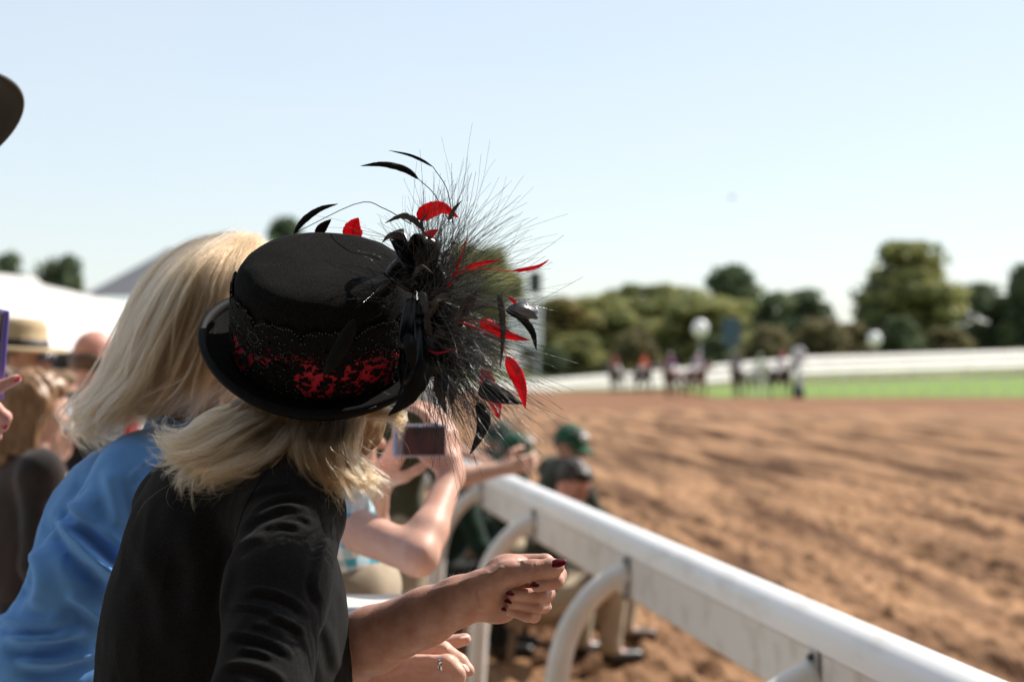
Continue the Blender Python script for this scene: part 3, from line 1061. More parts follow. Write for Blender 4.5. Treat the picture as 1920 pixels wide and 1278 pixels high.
t = np.linspace(0, math.pi / 2, 8)
prof = [(RC * 0.985, -0.004), (RC, 0.0), (RC * 1.0, 0.03), (RC * 0.985, HH - 0.036)]
prof += [(RC * 0.985 - 0.034 + 0.034 * math.cos(x), HH - 0.034 + 0.034 * math.sin(x)) for x in t[1:]]
prof += [(0.05, HH + 0.0025), (0.03, HH + 0.003), (0.015, HH + 0.003), (0.0005, HH + 0.003)]
v, q = hat_revolve(prof, 120, False)
nn = vnormals(v, q)
v = v + nn * (0.0030 * fbm(v * 14, 3))[:, None]
mobj('crown', v, q, M_felt, hat)
RB = 0.1385
prof = [(RC * 0.97, 0.0005)] + [(RC + (RB - RC) * u, 0.0005 + 0.010 * u ** 3) for u in np.linspace(0.02, 1, 9)]
prof += [(RB + 0.0005, 0.008)] + [(RC + (RB - RC) * u, -0.003 + 0.010 * u ** 3) for u in np.linspace(0.98, 0.02, 9)] + [(RC * 0.93, -0.003)]
v, q = hat_revolve(prof, 140)
mobj('brim', v, q, M_felt, hat)
# rolled edge
prof = [(RB + 0.0052 * math.cos(x), 0.0095 + 0.0062 * math.sin(x)) for x in np.linspace(0, 2 * math.pi, 13)]
v, q = hat_revolve(prof, 140)
mobj('brim_binding', v, q, M_bind, hat)
# red underlay
a = np.linspace(0, 2 * math.pi, 121)[:-1]
prof = [(RC + 0.0012, 0.004), (RC + 0.0016, 0.03), (RC + 0.0013, 0.06), (RC * 0.999 + 0.0004, 0.064)]
v, q = hat_revolve(prof, 120, False)
v += vnormals(v, q) * (0.0006 * fbm(v * 60, 2))[:, None]
mobj('red_band', v, q, M_redsat, hat)


# lace: a shell with the ground of the net cut away, flowers and scallops left standing
def lace():
    na, nz = 760, 104
    z0, z1 = 0.001, 0.108
    A = np.arange(na) * 2 * math.pi / na
    Z = np.linspace(z0, z1, nz)
    S = A * RC
    SS, ZZ = np.meshgrid(S + 0.5 * RC * 2 * math.pi / na, Z[:-1] + 0.5 * (Z[1] - Z[0]), indexing='ij')
    per = 2 * math.pi * RC / 11
    # scalloped top edge
    u = (SS % per) / per - 0.5
    top = 0.080 + 0.013 * np.sqrt(np.clip(1 - (2 * u) ** 2, 0, 1)) + 0.004 * np.sin(SS * 210)
    keep = ZZ < top
    r = np.random.RandomState(11)
    open_ = fbm(np.stack([(SS + 0.052) * 215, ZZ * 265, 0 * SS], -1), 3, .6) > -0.14 + 0.62 * np.abs((ZZ - 0.030) / 0.036) ** 2
    net = (np.sin(SS * 1100 + 2 * np.sin(ZZ * 300)) > 0.72) | (np.sin(ZZ * 1250) > 0.80)
    body = np.ones_like(SS, bool)
    flower = np.zeros_like(body)
    for k in range(84):
        cs, cz, R = r.uniform(0, 2 * math.pi * RC), r.uniform(0.004, 0.075), r.uniform(0.0045, 0.0085)
        ds = (SS - cs + math.pi * RC) % (2 * math.pi * RC) - math.pi * RC; dz = ZZ - cz
        rr = np.hypot(ds, dz); th = np.arctan2(dz, ds) + r.uniform(0, 6)
        pet = R * (0.62 + 0.38 * np.abs(np.cos(2.5 * th)))
        flower |= (rr < pet) & ~((np.abs(rr - R * .45) < 0.0009) & (np.cos(5 * th) > 0.1))
    solid = (~open_) | flower | (net & (ZZ > 0.05))
    M = keep & solid
    rad = RC + 0.0030 + 0.0006 * fbm(np.stack([A[:, None] * RC * 300 + 0 * Z, Z[None] * 300 + 0 * A[:, None], 0 * A[:, None] + 0 * Z], -1), 2)
    rad = rad - 0.0022 * np.clip((Z[None] - 0.06) / 0.04, 0, 1)
    V = (HC + (np.cos(A)[:, None] * rad)[..., None] * hx * 1.03 + (np.sin(A)[:, None] * rad)[..., None] * hy + (Z[None] + 0 * rad)[..., None] * hz).reshape(-1, 3)
    i, j = np.where(M)
    i2 = (i + 1) % na
    Q = np.stack([i * nz + j, i2 * nz + j, i2 * nz + j + 1, i * nz + j + 1], -1)
    used = np.unique(Q); mp = np.full(len(V), -1); mp[used] = np.arange(len(used))
    o = mobj('lace_band', V[used], mp[Q], M_lace, hat)
    so = o.modifiers.new('thick', 'SOLIDIFY'); so.thickness = 0.0009; so.offset = 1
    return per


PER = lace()
# jet beads sewn on the lace: along the scallops, in rings and at random
bm = MB()
ico_v = []
gr = (1 + 5 ** .5) / 2
for s1 in (-1, 1):
    for s2 in (-1, 1):
        ico_v += [(0, s1, s2 * gr), (s1, s2 * gr, 0), (s2 * gr, 0, s1)]
ico_v = np.array(ico_v, float); ico_v /= np.linalg.norm(ico_v[0])
ico_f = []
for i in range(12):
    for j in range(i + 1, 12):
        for k in range(j + 1, 12):
            if all(abs(np.linalg.norm(ico_v[x] - ico_v[y]) - 1.0515) < 0.05 for x, y in ((i, j), (j, k), (i, k))):
                f = [i, j, k]
                if np.dot(np.cross(ico_v[j] - ico_v[i], ico_v[k] - ico_v[i]), ico_v[i]) < 0: f = [i, k, j]
                ico_f.append(f)
rb = np.random.RandomState(5)
spots = []
for s in np.arange(0, 2 * math.pi * RC, 0.0034):
    u = (s % PER) / PER - 0.5
    spots.append((s, 0.080 + 0.013 * math.sqrt(max(0, 1 - 4 * u * u)) + rb.normal() * .0012, 0.0013))
for k in range(26):
    cs, cz, R = rb.uniform(0, 2 * math.pi * RC), rb.uniform(0.012, 0.07), rb.uniform(0.006, 0.012)
    for i in range(14):
        spots.append((cs + R * math.cos(i / 14 * 6.283), cz + R * .8 * math.sin(i / 14 * 6.283), 0.0011))
for k in range(460):
    spots.append((rb.uniform(0, 2 * math.pi * RC), rb.uniform(0.004, 0.082), rb.uniform(0.0008, 0.0016)))
for s, z, r in spots:
    p = hatcyl(np.array([s / RC]), np.array([RC * 1.012 + 0.0046 - 0.002 * max(0, (z - .055) / .03)]), np.array([z]))[0]
    bm.add(ico_v * r + p, None, ico_f)
tag(bm.build('beads', M_bead, hat), kind='stuff')


# ---- feathers: a vane with a raised shaft, made along a line given in photograph pixels and depths
def feather(pts, width, mt, stem=None, twist=0.0, depth=1.97, name='feather', fan=0.5, asym=0.0, frav=0.06, cup=0.25):
    P = np.array([W(p[0], p[1], p[2] if len(p) > 2 else depth) for p in pts])
    n = 26
    C = smooth_poly(P, n) if len(P) > 2 else np.linspace(P[0], P[-1], n)
    tg = np.gradient(C, axis=0); tg /= np.linalg.norm(tg, axis=1)[:, None]
    view = CAM - C; view /= np.linalg.norm(view, axis=1)[:, None]
    side = np.cross(view, tg); side /= np.linalg.norm(side, axis=1)[:, None] + 1e-9
    nor = np.cross(tg, side)
    ca, sa = math.cos(twist), math.sin(twist)
    side, nor = side * ca + nor * sa, nor * ca - side * sa
    wpx = width * depth / F * 0.5
    t = np.linspace(0, 1, n)
    prof = np.sin(math.pi * np.clip(t, 0, 1) ** fan) ** 0.8 * wpx
    prof[0] = max(prof[0], wpx * .05); prof[-1] = wpx * .02
    r = np.random.RandomState(int(abs(pts[0][0] * 7 + pts[0][1])) % 10000)
    rows = []
    us = np.array([-1, -0.66, -0.33, 0, 0.33, 0.66, 1])
    for i in range(n):
        row = []
        for u in us:
            k = prof[i] * (1 + (asym if u > 0 else -asym))
            if abs(u) == 1: k *= 1 - frav * r.rand() * 2
            row.append(C[i] + side[i] * u * k - nor[i] * cup * prof[i] * abs(u) ** 1.4 + nor[i] * 0.0004 * (u == 0))
        rows.append(row)
    v = np.array(rows).reshape(-1, 3)
    m = 7
    i = np.arange(n - 1)[:, None] * m; j = np.arange(m - 1)[None, :]
    q = np.stack([i + j, i + j + 1, i + m + j + 1, i + m + j], -1).reshape(-1, 4)
    o = mobj(name, v, q, mt, hat)
    me = o.data
    uvl = me.uv_layers.new(name='UVMap')
    vi = np.zeros(len(me.loops), np.int32); me.loops.foreach_get('vertex_index', vi)
    uv = np.stack([(vi // m) / (n - 1), np.abs(us[vi % m]) * 0.25], -1)
    uvl.data.foreach_set('uv', uv.astype(np.float32).ravel())
    so = o.modifiers.new('thick', 'SOLIDIFY'); so.thickness = 0.0003
    sp = list(C + nor * 0.0003)
    if stem:
        S = np.array([W(p[0], p[1], p[2] if len(p) > 2 else depth) for p in stem])
        S = np.vstack([S, C[:1]])
        sp = list(smooth_poly(S, 14))[:-1] + sp if len(S) > 2 else list(np.linspace(S[0], S[-1], 8))[:-1] + sp
    mb = MB(); mb.tube(sp, np.linspace(0.00065, 0.0002, len(sp)), 5)
    mb.build('shaft', mt, o)
    return o


B_, R_, G_, S_ = M_fblack, M_fred, M_fgrey, M_fsilver
SP = (800, 590, 1.985)
feather([(551, 438, 2.13), (570, 413, 2.12), (600, 392, 2.11), (634, 382, 2.1)], 13, B_, stem=[(770, 420, 2.03), (720, 391, 2.05), (670, 381, 2.08)][::-1][::-1], fan=0.75, depth=2.1)
feather([(594, 442, 2.12), (606, 425, 2.12), (621, 411, 2.12)], 20, B_, fan=0.6, depth=2.12)
feather([(785, 336, 1.98), (760, 318, 1.98), (718, 308, 1.97), (676, 311, 1.97)], 13, B_, stem=[(845, 420, 1.98), (815, 365, 1.98)], fan=0.8)
feather([(812, 313, 1.99), (790, 300, 1.99), (765, 290, 1.99), (729, 282, 1.99)], 6, B_, stem=[(850, 420, 1.99), (838, 355, 1.99)], fan=0.8)
feather([(900, 722, 1.93), (925, 736, 1.93), (955, 747, 1.935), (980, 757, 1.94)], 40, B_, fan=0.45, depth=1.93, cup=0.5)
feather([(896, 754, 1.93), (907, 785, 1.93), (900, 815, 1.93), (881, 852, 1.94)], 27, B_, stem=[(850, 680, 1.95), (880, 720, 1.94)], depth=1.93, fan=0.62, cup=0.35)
feather([(950, 583, 1.93), (978, 597, 1.93), (998, 622, 1.93), (1006, 657, 1.935)], 15, B_, stem=[(860, 600, 1.96), (905, 575, 1.95)], depth=1.93, fan=0.9)
feather([(792, 672, 1.90), (788, 700, 1.89), (765, 745, 1.885), (728, 779, 1.885)], 44, B_, depth=1.89, fan=0.6, cup=0.35)
feather([(664, 598, 1.885), (648, 635, 1.88), (622, 680, 1.875), (606, 706, 1.88)], 30, B_, depth=1.88, fan=0.75, cup=0.3)
feather([(478, 521, 1.985), (560, 529, 1.97), (640, 537, 1.96), (735, 528, 1.965)][::-1], 24, B_, depth=1.97, fan=0.9, twist=0.6)  # dark feather shape in place of a cast shadow on the crown
feather([(545, 487, 2.02), (585, 470, 2.03), (640, 478, 2.02), (735, 500, 2.0)][::-1], 30, B_, depth=2.0, fan=0.8, twist=0.7)  # second crown shadow, also laid down as a feather
feather([(620, 560, 1.945), (680, 545, 1.95), (745, 520, 1.965)][::-1], 60, B_, depth=1.95, fan=0.7, twist=0.5)
feather([(762, 625, 1.90), (770, 650, 1.89), (768, 690, 1.89), (745, 745, 1.885)], 26, B_, depth=1.89, fan=0.5)
# red
feather([(783, 411, 1.95), (805, 396, 1.95), (830, 391, 1.95), (860, 408, 1.955)], 34, R_, depth=1.95, fan=0.62, twist=0.3)
feather([(664, 450, 2.12), (662, 428, 2.12), (672, 408, 2.12)], 40, R_, depth=2.12, fan=0.6)
feather([(795, 448, 1.95), (808, 438, 1.95), (822, 430, 1.95)], 20, R_, depth=1.95)
feather([(872, 503, 1.94), (905, 493, 1.94), (940, 488, 1.94)], 9, R_, stem=[(815, 540, 1.96), (845, 517, 1.95)], depth=1.94, fan=0.7)
feather([(960, 508, 1.94), (990, 504, 1.94), (1012, 498, 1.94), (1030, 486, 1.94)], 8, R_, stem=[(830, 525, 1.95), (890, 505, 1.94)], depth=1.94, fan=0.7)
feather([(900, 602, 1.925), (928, 616, 1.925), (960, 630, 1.925), (994, 638, 1.925)], 24, R_, stem=[(850, 602, 1.94), (875, 600, 1.93)], depth=1.925, fan=0.5)
feather([(906, 688, 1.95), (914, 720, 1.95), (928, 752, 1.95), (936, 786, 1.95)], 34, R_, depth=1.95, fan=0.75)
feather([(950, 668, 1.92), (965, 695, 1.92), (978, 728, 1.92), (985, 766, 1.92)], 28, R_, stem=[(930, 625, 1.93), (942, 648, 1.92)], depth=1.92, fan=0.7)
feather([(788, 641, 1.92), (808, 659, 1.91), (832, 660, 1.91), (858, 650, 1.92)], 4, R_, depth=1.91)
feather([(852, 603, 1.93), (880, 610, 1.92), (905, 622, 1.92), (938, 645, 1.92)], 4, R_, depth=1.92)
feather([(835, 545, 1.94), (850, 520, 1.94), (868, 470, 1.94), (878, 440, 1.94)], 5, R_, depth=1.94)
# grey hackles and one silvery feather that mirrors the sky
feather([(792, 430, 1.94), (775, 412, 1.94), (752, 405, 1.94), (722, 418, 1.94)], 16, G_, depth=1.94, fan=0.7, frav=.25)
feather([(760, 446, 1.94), (745, 440, 1.94), (730, 442, 1.94), (716, 455, 1.94)], 18, G_, depth=1.94, frav=.25)
feather([(795, 440, 1.93), (790, 415, 1.93), (806, 398, 1.93)], 8, G_, depth=1.93, frav=.25)
feather([(842, 412, 1.935), (852, 392, 1.935), (866, 376, 1.935)], 9, G_, depth=1.935)
feather([(935, 550, 1.925), (940, 575, 1.92), (943, 620, 1.92), (938, 690, 1.92)], 15, G_, depth=1.92, fan=0.7, frav=.2)
feather([(1008, 598, 1.93), (998, 586, 1.93), (975, 580, 1.93), (948, 582, 1.935)][::-1], 40, S_, depth=1.93, fan=0.8, twist=-0.2, cup=0.45)
feather([(968, 568, 1.935), (958, 560, 1.935), (950, 556, 1.935)], 8, R_, depth=1.935)
for x0, y0, x1, y1, x2, y2, w in ((790, 545, 800, 580, 806, 625, 22), (800, 600, 822, 560, 860, 548, 20), (812, 640, 800, 600, 812, 575, 18), (870, 590, 885, 560, 895, 545, 26), (795, 660, 803, 690, 820, 700, 16), (845, 640, 870, 570, 905, 550, 12), (828, 700, 826, 735, 835, 775, 34), (842, 700, 848, 735, 846, 760, 30), (775, 520, 790, 500, 812, 512, 12)):
    feather([(x0, y0, 1.925), (x1, y1, 1.915), (x2, y2, 1.915)], w, G_, depth=1.92, frav=.3, cup=.4)


# ---- satin bow: loops of ribbon
def ribbon_loop(base, tip, width, bulge, depth_b, depth_t, rot=0.0):
    A = W(base[0], base[1], depth_b); T = W(tip[0], tip[1], depth_t)
    L = np.linalg.norm(T - A); d = (T - A) / L
    view = nrm(CAM - A)
    s = nrm(np.cross(view, d)); f = np.cross(d, s)
    s, f = s * math.cos(rot) + f * math.sin(rot), f * math.cos(rot) - s * math.sin(rot)
    n = 34
    rows = []
    for i in range(n):
        u = i / (n - 1) * 2 * math.pi
        along = L * (1 - math.cos(u)) / 2
        out = bulge * math.sin(u) * (0.35 + 0.65 * (1 - math.cos(u)) / 2)
        w = width * (0.35 + 0.65 * math.sin(u / 2) ** 0.7)
        for k in np.linspace(-0.5, 0.5, 7):
            rows.append(A + d * (along + 0.10 * width * math.cos(k * math.pi)) + f * out + s * k * w + f * 0.06 * width * math.cos(k * 9 + i * .2) * .3)
    v = np.array(rows)
    i = np.arange(n - 1)[:, None] * 7; j = np.arange(6)[None, :]
    q = np.stack([i + j, i + j + 1, i + 7 + j + 1, i + 7 + j], -1).reshape(-1, 4)
    o = mobj('ribbon_loop', v, q, M_satin, hat)
    so = o.modifiers.new('thick', 'SOLIDIFY'); so.thickness = 0.0005
    return o


ribbon_loop((780, 520), (742, 436), 0.020, 0.012, 1.96, 1.985)
ribbon_loop((775, 545), (800, 445), 0.030, 0.020, 1.95, 1.955, 0.5)
ribbon_loop((780, 540), (735, 500), 0.026, 0.014, 1.94, 1.955)
ribbon_loop((772, 560), (764, 655), 0.020, 0.013, 1.93, 1.905, 0.3)
ribbon_loop((778, 560), (768, 725), 0.022, 0.013, 1.93, 1.895, -0.6)
ribbon_loop((790, 560), (832, 640), 0.030, 0.020, 1.95, 1.93, 0.4)
ribbon_loop((790, 555), (840, 520), 0.028, 0.018, 1.96, 1.95, 0.8)
ribbon_loop((790, 575), (815, 700), 0.026, 0.018, 1.95, 1.915, -0.3)
ribbon_loop((780, 560), (845, 590), 0.030, 0.022, 1.96, 1.955, 0.2)


# ---- the spray of fine glossy fibres
def fibres(n, seed, cx, cy, jx, jy, a0, a1, l0, l1, dmean, bend, name, r0=0.00016, r1=0.0003):
    r = np.random.RandomState(seed)
    m = 12
    P = np.zeros((n, m, 3))
    for i in range(n):
        ang = math.radians(r.uniform(a0, a1))
        L = r.uniform(l0, l1) * (0.55 + 0.45 * r.rand())
        x, y, D = cx + r.normal() * jx, cy + r.normal() * jy, dmean + r.normal() * 0.012
        dx, dy = math.cos(ang), -math.sin(ang)
        dd = r.normal() * 0.38 * L / F * 2
        cv = r.normal() * bend * L
        k2 = r.normal() * 0.04 * L
        t = np.linspace(0, 1, m)
        px = x + dx * L * t - dy * cv * t * t + k2 * np.sin(t * 5 + i)
        py = y + dy * L * t + dx * cv * t * t + 0.10 * L * t * t * max(0, dx) + k2 * np.cos(t * 4 + i) * .5
        for k in range(m): P[i, k] = W(px[k], py[k], D + dd * t[k])
    return P, r.uniform(r0, r1, n)


M_fib = mat('glossy black fibre', (0.006, 0.0055, 0.0055), rough=0.2, spec=0.6)
sets = [fibres(230, 1, 812, 540, 22, 30, 40, 98, 110, 290, 1.96, 0.05, 'up'),
        fibres(70, 2, 806, 520, 16, 20, 75, 150, 90, 230, 1.97, 0.22, 'left'),
        fibres(190, 3, 822, 585, 20, 40, -14, 45, 110, 300, 1.95, 0.05, 'right'),
        fibres(330, 4, 822, 635, 20, 34, -58, -8, 120, 290, 1.94, 0.06, 'low'),
        fibres(260, 5, 820, 660, 20, 26, -95, -45, 100, 250, 1.93, 0.07, 'down'),
        fibres(300, 6, 815, 585, 16, 60, -80, 85, 40, 130, 1.945, 0.12, 'core', .0002, .0004),
        fibres(70, 7, 760, 540, 30, 40, 120, 220, 30, 110, 1.93, 0.25, 'over crown')]
M_fib_glint = mat('glint grey fibre', (0.11, 0.105, 0.105), rough=0.22, spec=0.6)  # grey colour stands in for glints along the black fibres
sets2 = [fibres(110, 11, 812, 540, 24, 30, 35, 95, 90, 230, 1.955, 0.07, 'up'), fibres(120, 13, 822, 585, 20, 44, -20, 45, 90, 240, 1.945, 0.07, 'right'), fibres(170, 14, 822, 630, 20, 34, -70, -5, 90, 220, 1.935, 0.08, 'low')]
P2 = np.concatenate([s[0] for s in sets2]); r2 = np.concatenate([s[1] for s in sets2]) * .8
tag(strands('glint_fibres', P2, np.repeat(r2[:, None], 12, 1) * np.linspace(1, .6, 12)[None], M_fib_glint, hat), kind='stuff')
P = np.concatenate([s[0] for s in sets]); rr = np.concatenate([s[1] for s in sets])
tag(strands('spray_fibres', P, np.repeat(rr[:, None], 12, 1) * np.linspace(1, .6, 12)[None], M_fib, hat), kind='stuff')

# ------------------------------------------------------------------ people
def skinmat(name, c, c2, rough=0.5):
    return mat(name, c, rough=rough, spec=0.35, col2=c2, nscale=55, contrast=(0.3, 0.7), bump=0.55, bscale=330, bdist=0.0008, sss=0.10, detail=8)


M_skin = skinmat('fair skin', (0.60, 0.345, 0.255), (0.66, 0.41, 0.32))
M_skinp = skinmat('sunburnt skin', (0.62, 0.27, 0.21), (0.66, 0.36, 0.28))
M_skint = skinmat('tanned skin', (0.45, 0.235, 0.155), (0.52, 0.29, 0.20))
M_eye = mat('eye', (0.03, 0.02, 0.015), rough=0.1, spec=0.8)
M_lips = mat('lips', (0.45, 0.13, 0.11), rough=0.45)
M_shoe = mat('dark leather', (0.02, 0.016, 0.013), rough=0.4, bump=0.2, bscale=200)
M_shoeb = mat('brown leather', (0.09, 0.05, 0.03), rough=0.5, bump=0.2, bscale=200)


def cloth(name, c, c2=None, rough=0.85, ns=12):
    return mat(name, c, rough=rough, spec=0.2, col2=c2 if c2 is not None else tuple(x * 0.8 for x in c), nscale=ns, bump=0.4, bscale=500, bdist=0.0008, sheen=0.1)


def stand(x, y, face, h=1.68, z0=GZ, lean=0.0, sit=None):
    """joints of a standing (or sitting) figure; face = heading from straight ahead towards the right, degrees"""
    s = h / 1.68
    a = math.radians(face)
    f = V3(math.sin(a), math.cos(a), 0); r = V3(math.cos(a), -math.sin(a), 0); u = V3(0, 0, 1)
    o = V3(x, y, z0)
    J = {'f': f, 'r': r, 'u': u, 's': s, 'o': o}
    P = lambda F_, R_, U_: o + s * (f * F_ + r * R_ + u * U_)
    dz = 0 if sit is None else sit / s - 0.90
    J['pel'] = P(0, 0, .95 + dz)
    ln = lambda z: math.sin(lean) * (z - .95)
    cz = lambda z: .95 + dz + math.cos(lean) * (z - .95)
    J['waist'] = P(ln(1.08), 0, cz(1.08)); J['chest'] = P(ln(1.25), 0, cz(1.25)); J['neck'] = P(ln(1.43), 0, cz(1.43))
    J['head'] = P(ln(1.43) * 1.0 + .03 + math.sin(lean) * .10, 0, cz(1.43) + .155)
    for sd, k in (('R', 1), ('L', -1)):
        J['sh' + sd] = P(ln(1.38), k * .175, cz(1.38))
        J['el' + sd] = P(ln(1.38) - .03, k * .22, cz(1.38) - .28)
        J['wr' + sd] = P(ln(1.38) + .06, k * .22, cz(1.38) - .52)
        J['hip' + sd] = P(0, k * .085, .90 + dz)
        if sit is None:
            J['kn' + sd] = P(.02, k * .095, .49); J['an' + sd] = P(-.01, k * .10, .085); J['toe' + sd] = P(.15, k * .12, .035)
        else:
            J['kn' + sd] = P(.40, k * .16, max(.46, .90 + dz)); J['an' + sd] = P(.36, k * .15, .085); J['toe' + sd] = P(.52, k * .17, .035)
    J['hf'] = f; J['hu'] = u
    return J


def head_prims(J):
    c, s = J['head'], J['s']
    f = nrm(J['hf']); u = nrm(J['hu'] - f * (J['hu'] @ f)); r = np.cross(f, u)
    R = np.stack([r, f, u], 1)
    P = lambda a, b, d: c + s * (r * a + f * b + u * d)
    pr = [ell(P(0, -.01, .02), np.array([.074, .092, .094]) * s, R, .02),
          ell(P(0, .03, -.045), np.array([.055, .06, .062]) * s, R, .03),
          ell(P(0, .068, -.092), np.array([.024, .02, .02]) * s, R, .02),
          cap(P(0, .083, .012), P(0, .107, -.022), .008 * s, .0125 * s, .010),
          cap(P(-.03, .078, .032), P(.03, .078, .032), .011 * s, .011 * s, .012),
          cap(P(-.016, .084, -.056), P(.016, .084, -.056), .008 * s, .008 * s, .008),
          ell(P(.04, .058, -.02), np.array([.022, .02, .02]) * s, R, .015), ell(P(-.04, .058, -.02), np.array([.022, .02, .02]) * s, R, .015)]
    for k in (-1, 1):
        pr.append(ell(P(k * .075, -.005, -.008), np.array([.010, .020, .031]) * s, R, .008))
    pr.append(cap(P(0, -.02, -.05), J['neck'] + V3(0, 0, -.02), .054 * s, .062 * s, .03))
    return pr, P, R


def torso_prims(J, w=1.0):
    s = J['s'] * w
    f, r = J['f'], J['r']
    up = nrm(J['neck'] - J['pel'])
    f2 = nrm(f - up * (f @ up))
    R = np.stack([r, f2, up], 1)
    return [ell(J['pel'], np.array([.165, .115, .12]) * s, R, .05), ell(J['waist'], np.array([.14, .10, .14]) * s, R, .06), ell(J['chest'], np.array([.155, .112, .17]) * s, R, .06),
            cap(J['shL'], J['shR'], .055 * s, .055 * s, .05)]


def arm_prims(J, sd, w=1.0, t0=0.0, t1=2.0):
    s = J['s'] * w
    m = J['el' + sd] + (J['wr' + sd] - J['el' + sd]) * .3
    return [cap(J['sh' + sd], J['el' + sd], .052 * s, .041 * s, .03), cap(J['el' + sd], m, .041 * s, .040 * s, .02), cap(m, J['wr' + sd], .040 * s, .027 * s, .02)]


def leg_prims(J, sd, w=1.0):
    s = J['s'] * w
    return [cap(J['hip' + sd], J['kn' + sd], .088 * s, .056 * s, .03), cap(J['kn' + sd], J['kn' + sd] * .7 + J['an' + sd] * .3, .055 * s, .057 * s, .02), cap(J['kn' + sd] * .7 + J['an' + sd] * .3, J['an' + sd], .057 * s, .036 * s, .02)]


def hand_prims(w, d, n, curl=0.5, s=1.0, thumb=0.5, spread=0.05, mirror=1, curls=None):
    """palm, four unequal bent fingers and a thumb; d along the hand, n out of the palm, thumb side = mirror * (d x n)"""
    d = nrm(d); n = nrm(n - d * (n @ d)); t = np.cross(d, n) * mirror
    pr = [cap(w, w + d * .03 * s, .024 * s, .024 * s, .012)]
    for k in (.024, .008, -.008, -.022):
        pr.append(cap(w + d * .02 * s + t * k * .7 * s, w + d * .082 * s + t * k * s, .0135 * s, .0115 * s, .012))
    Ls = [(.042, .026, .021), (.046, .030, .022), (.043, .028, .021), (.034, .021, .018)]
    rs = [.0092, .0095, .0090, .0080]
    for i, (k, L, rr) in enumerate(zip((.026, .009, -.009, -.025), Ls, rs)):
        c = curl if curls is None else curls[i]
        p = w + d * .084 * s + t * k * s
        a = 0
        for j, l in enumerate(L):
            a += c * (0.9, 1.25, 0.8)[j]
            dr = d * math.cos(a) + n * math.sin(a) + t * spread * (1.5 - i) * .6
            q = p + nrm(dr) * l * s
            pr.append(cap(p, q, rr * s * (1 - .06 * j), rr * s * (1 - .06 * (j + 1)), .004))
            p = q
    p = w + d * .022 * s + t * .022 * s + n * .008 * s
    for j, (l, rr) in enumerate(((.042, .0135), (.033, .0108), (.026, .0095))):
        a = thumb * (0.2 + .55 * j)
        dr = nrm(d * (.55 + .25 * j) + t * (.75 - .45 * j) * (1 - .3 * thumb) + n * math.sin(a))
        q = p + dr * l * s
        pr.append(cap(p, q, rr * s, rr * s * .9, .008 if j == 0 else .004))
        p = q
    return pr


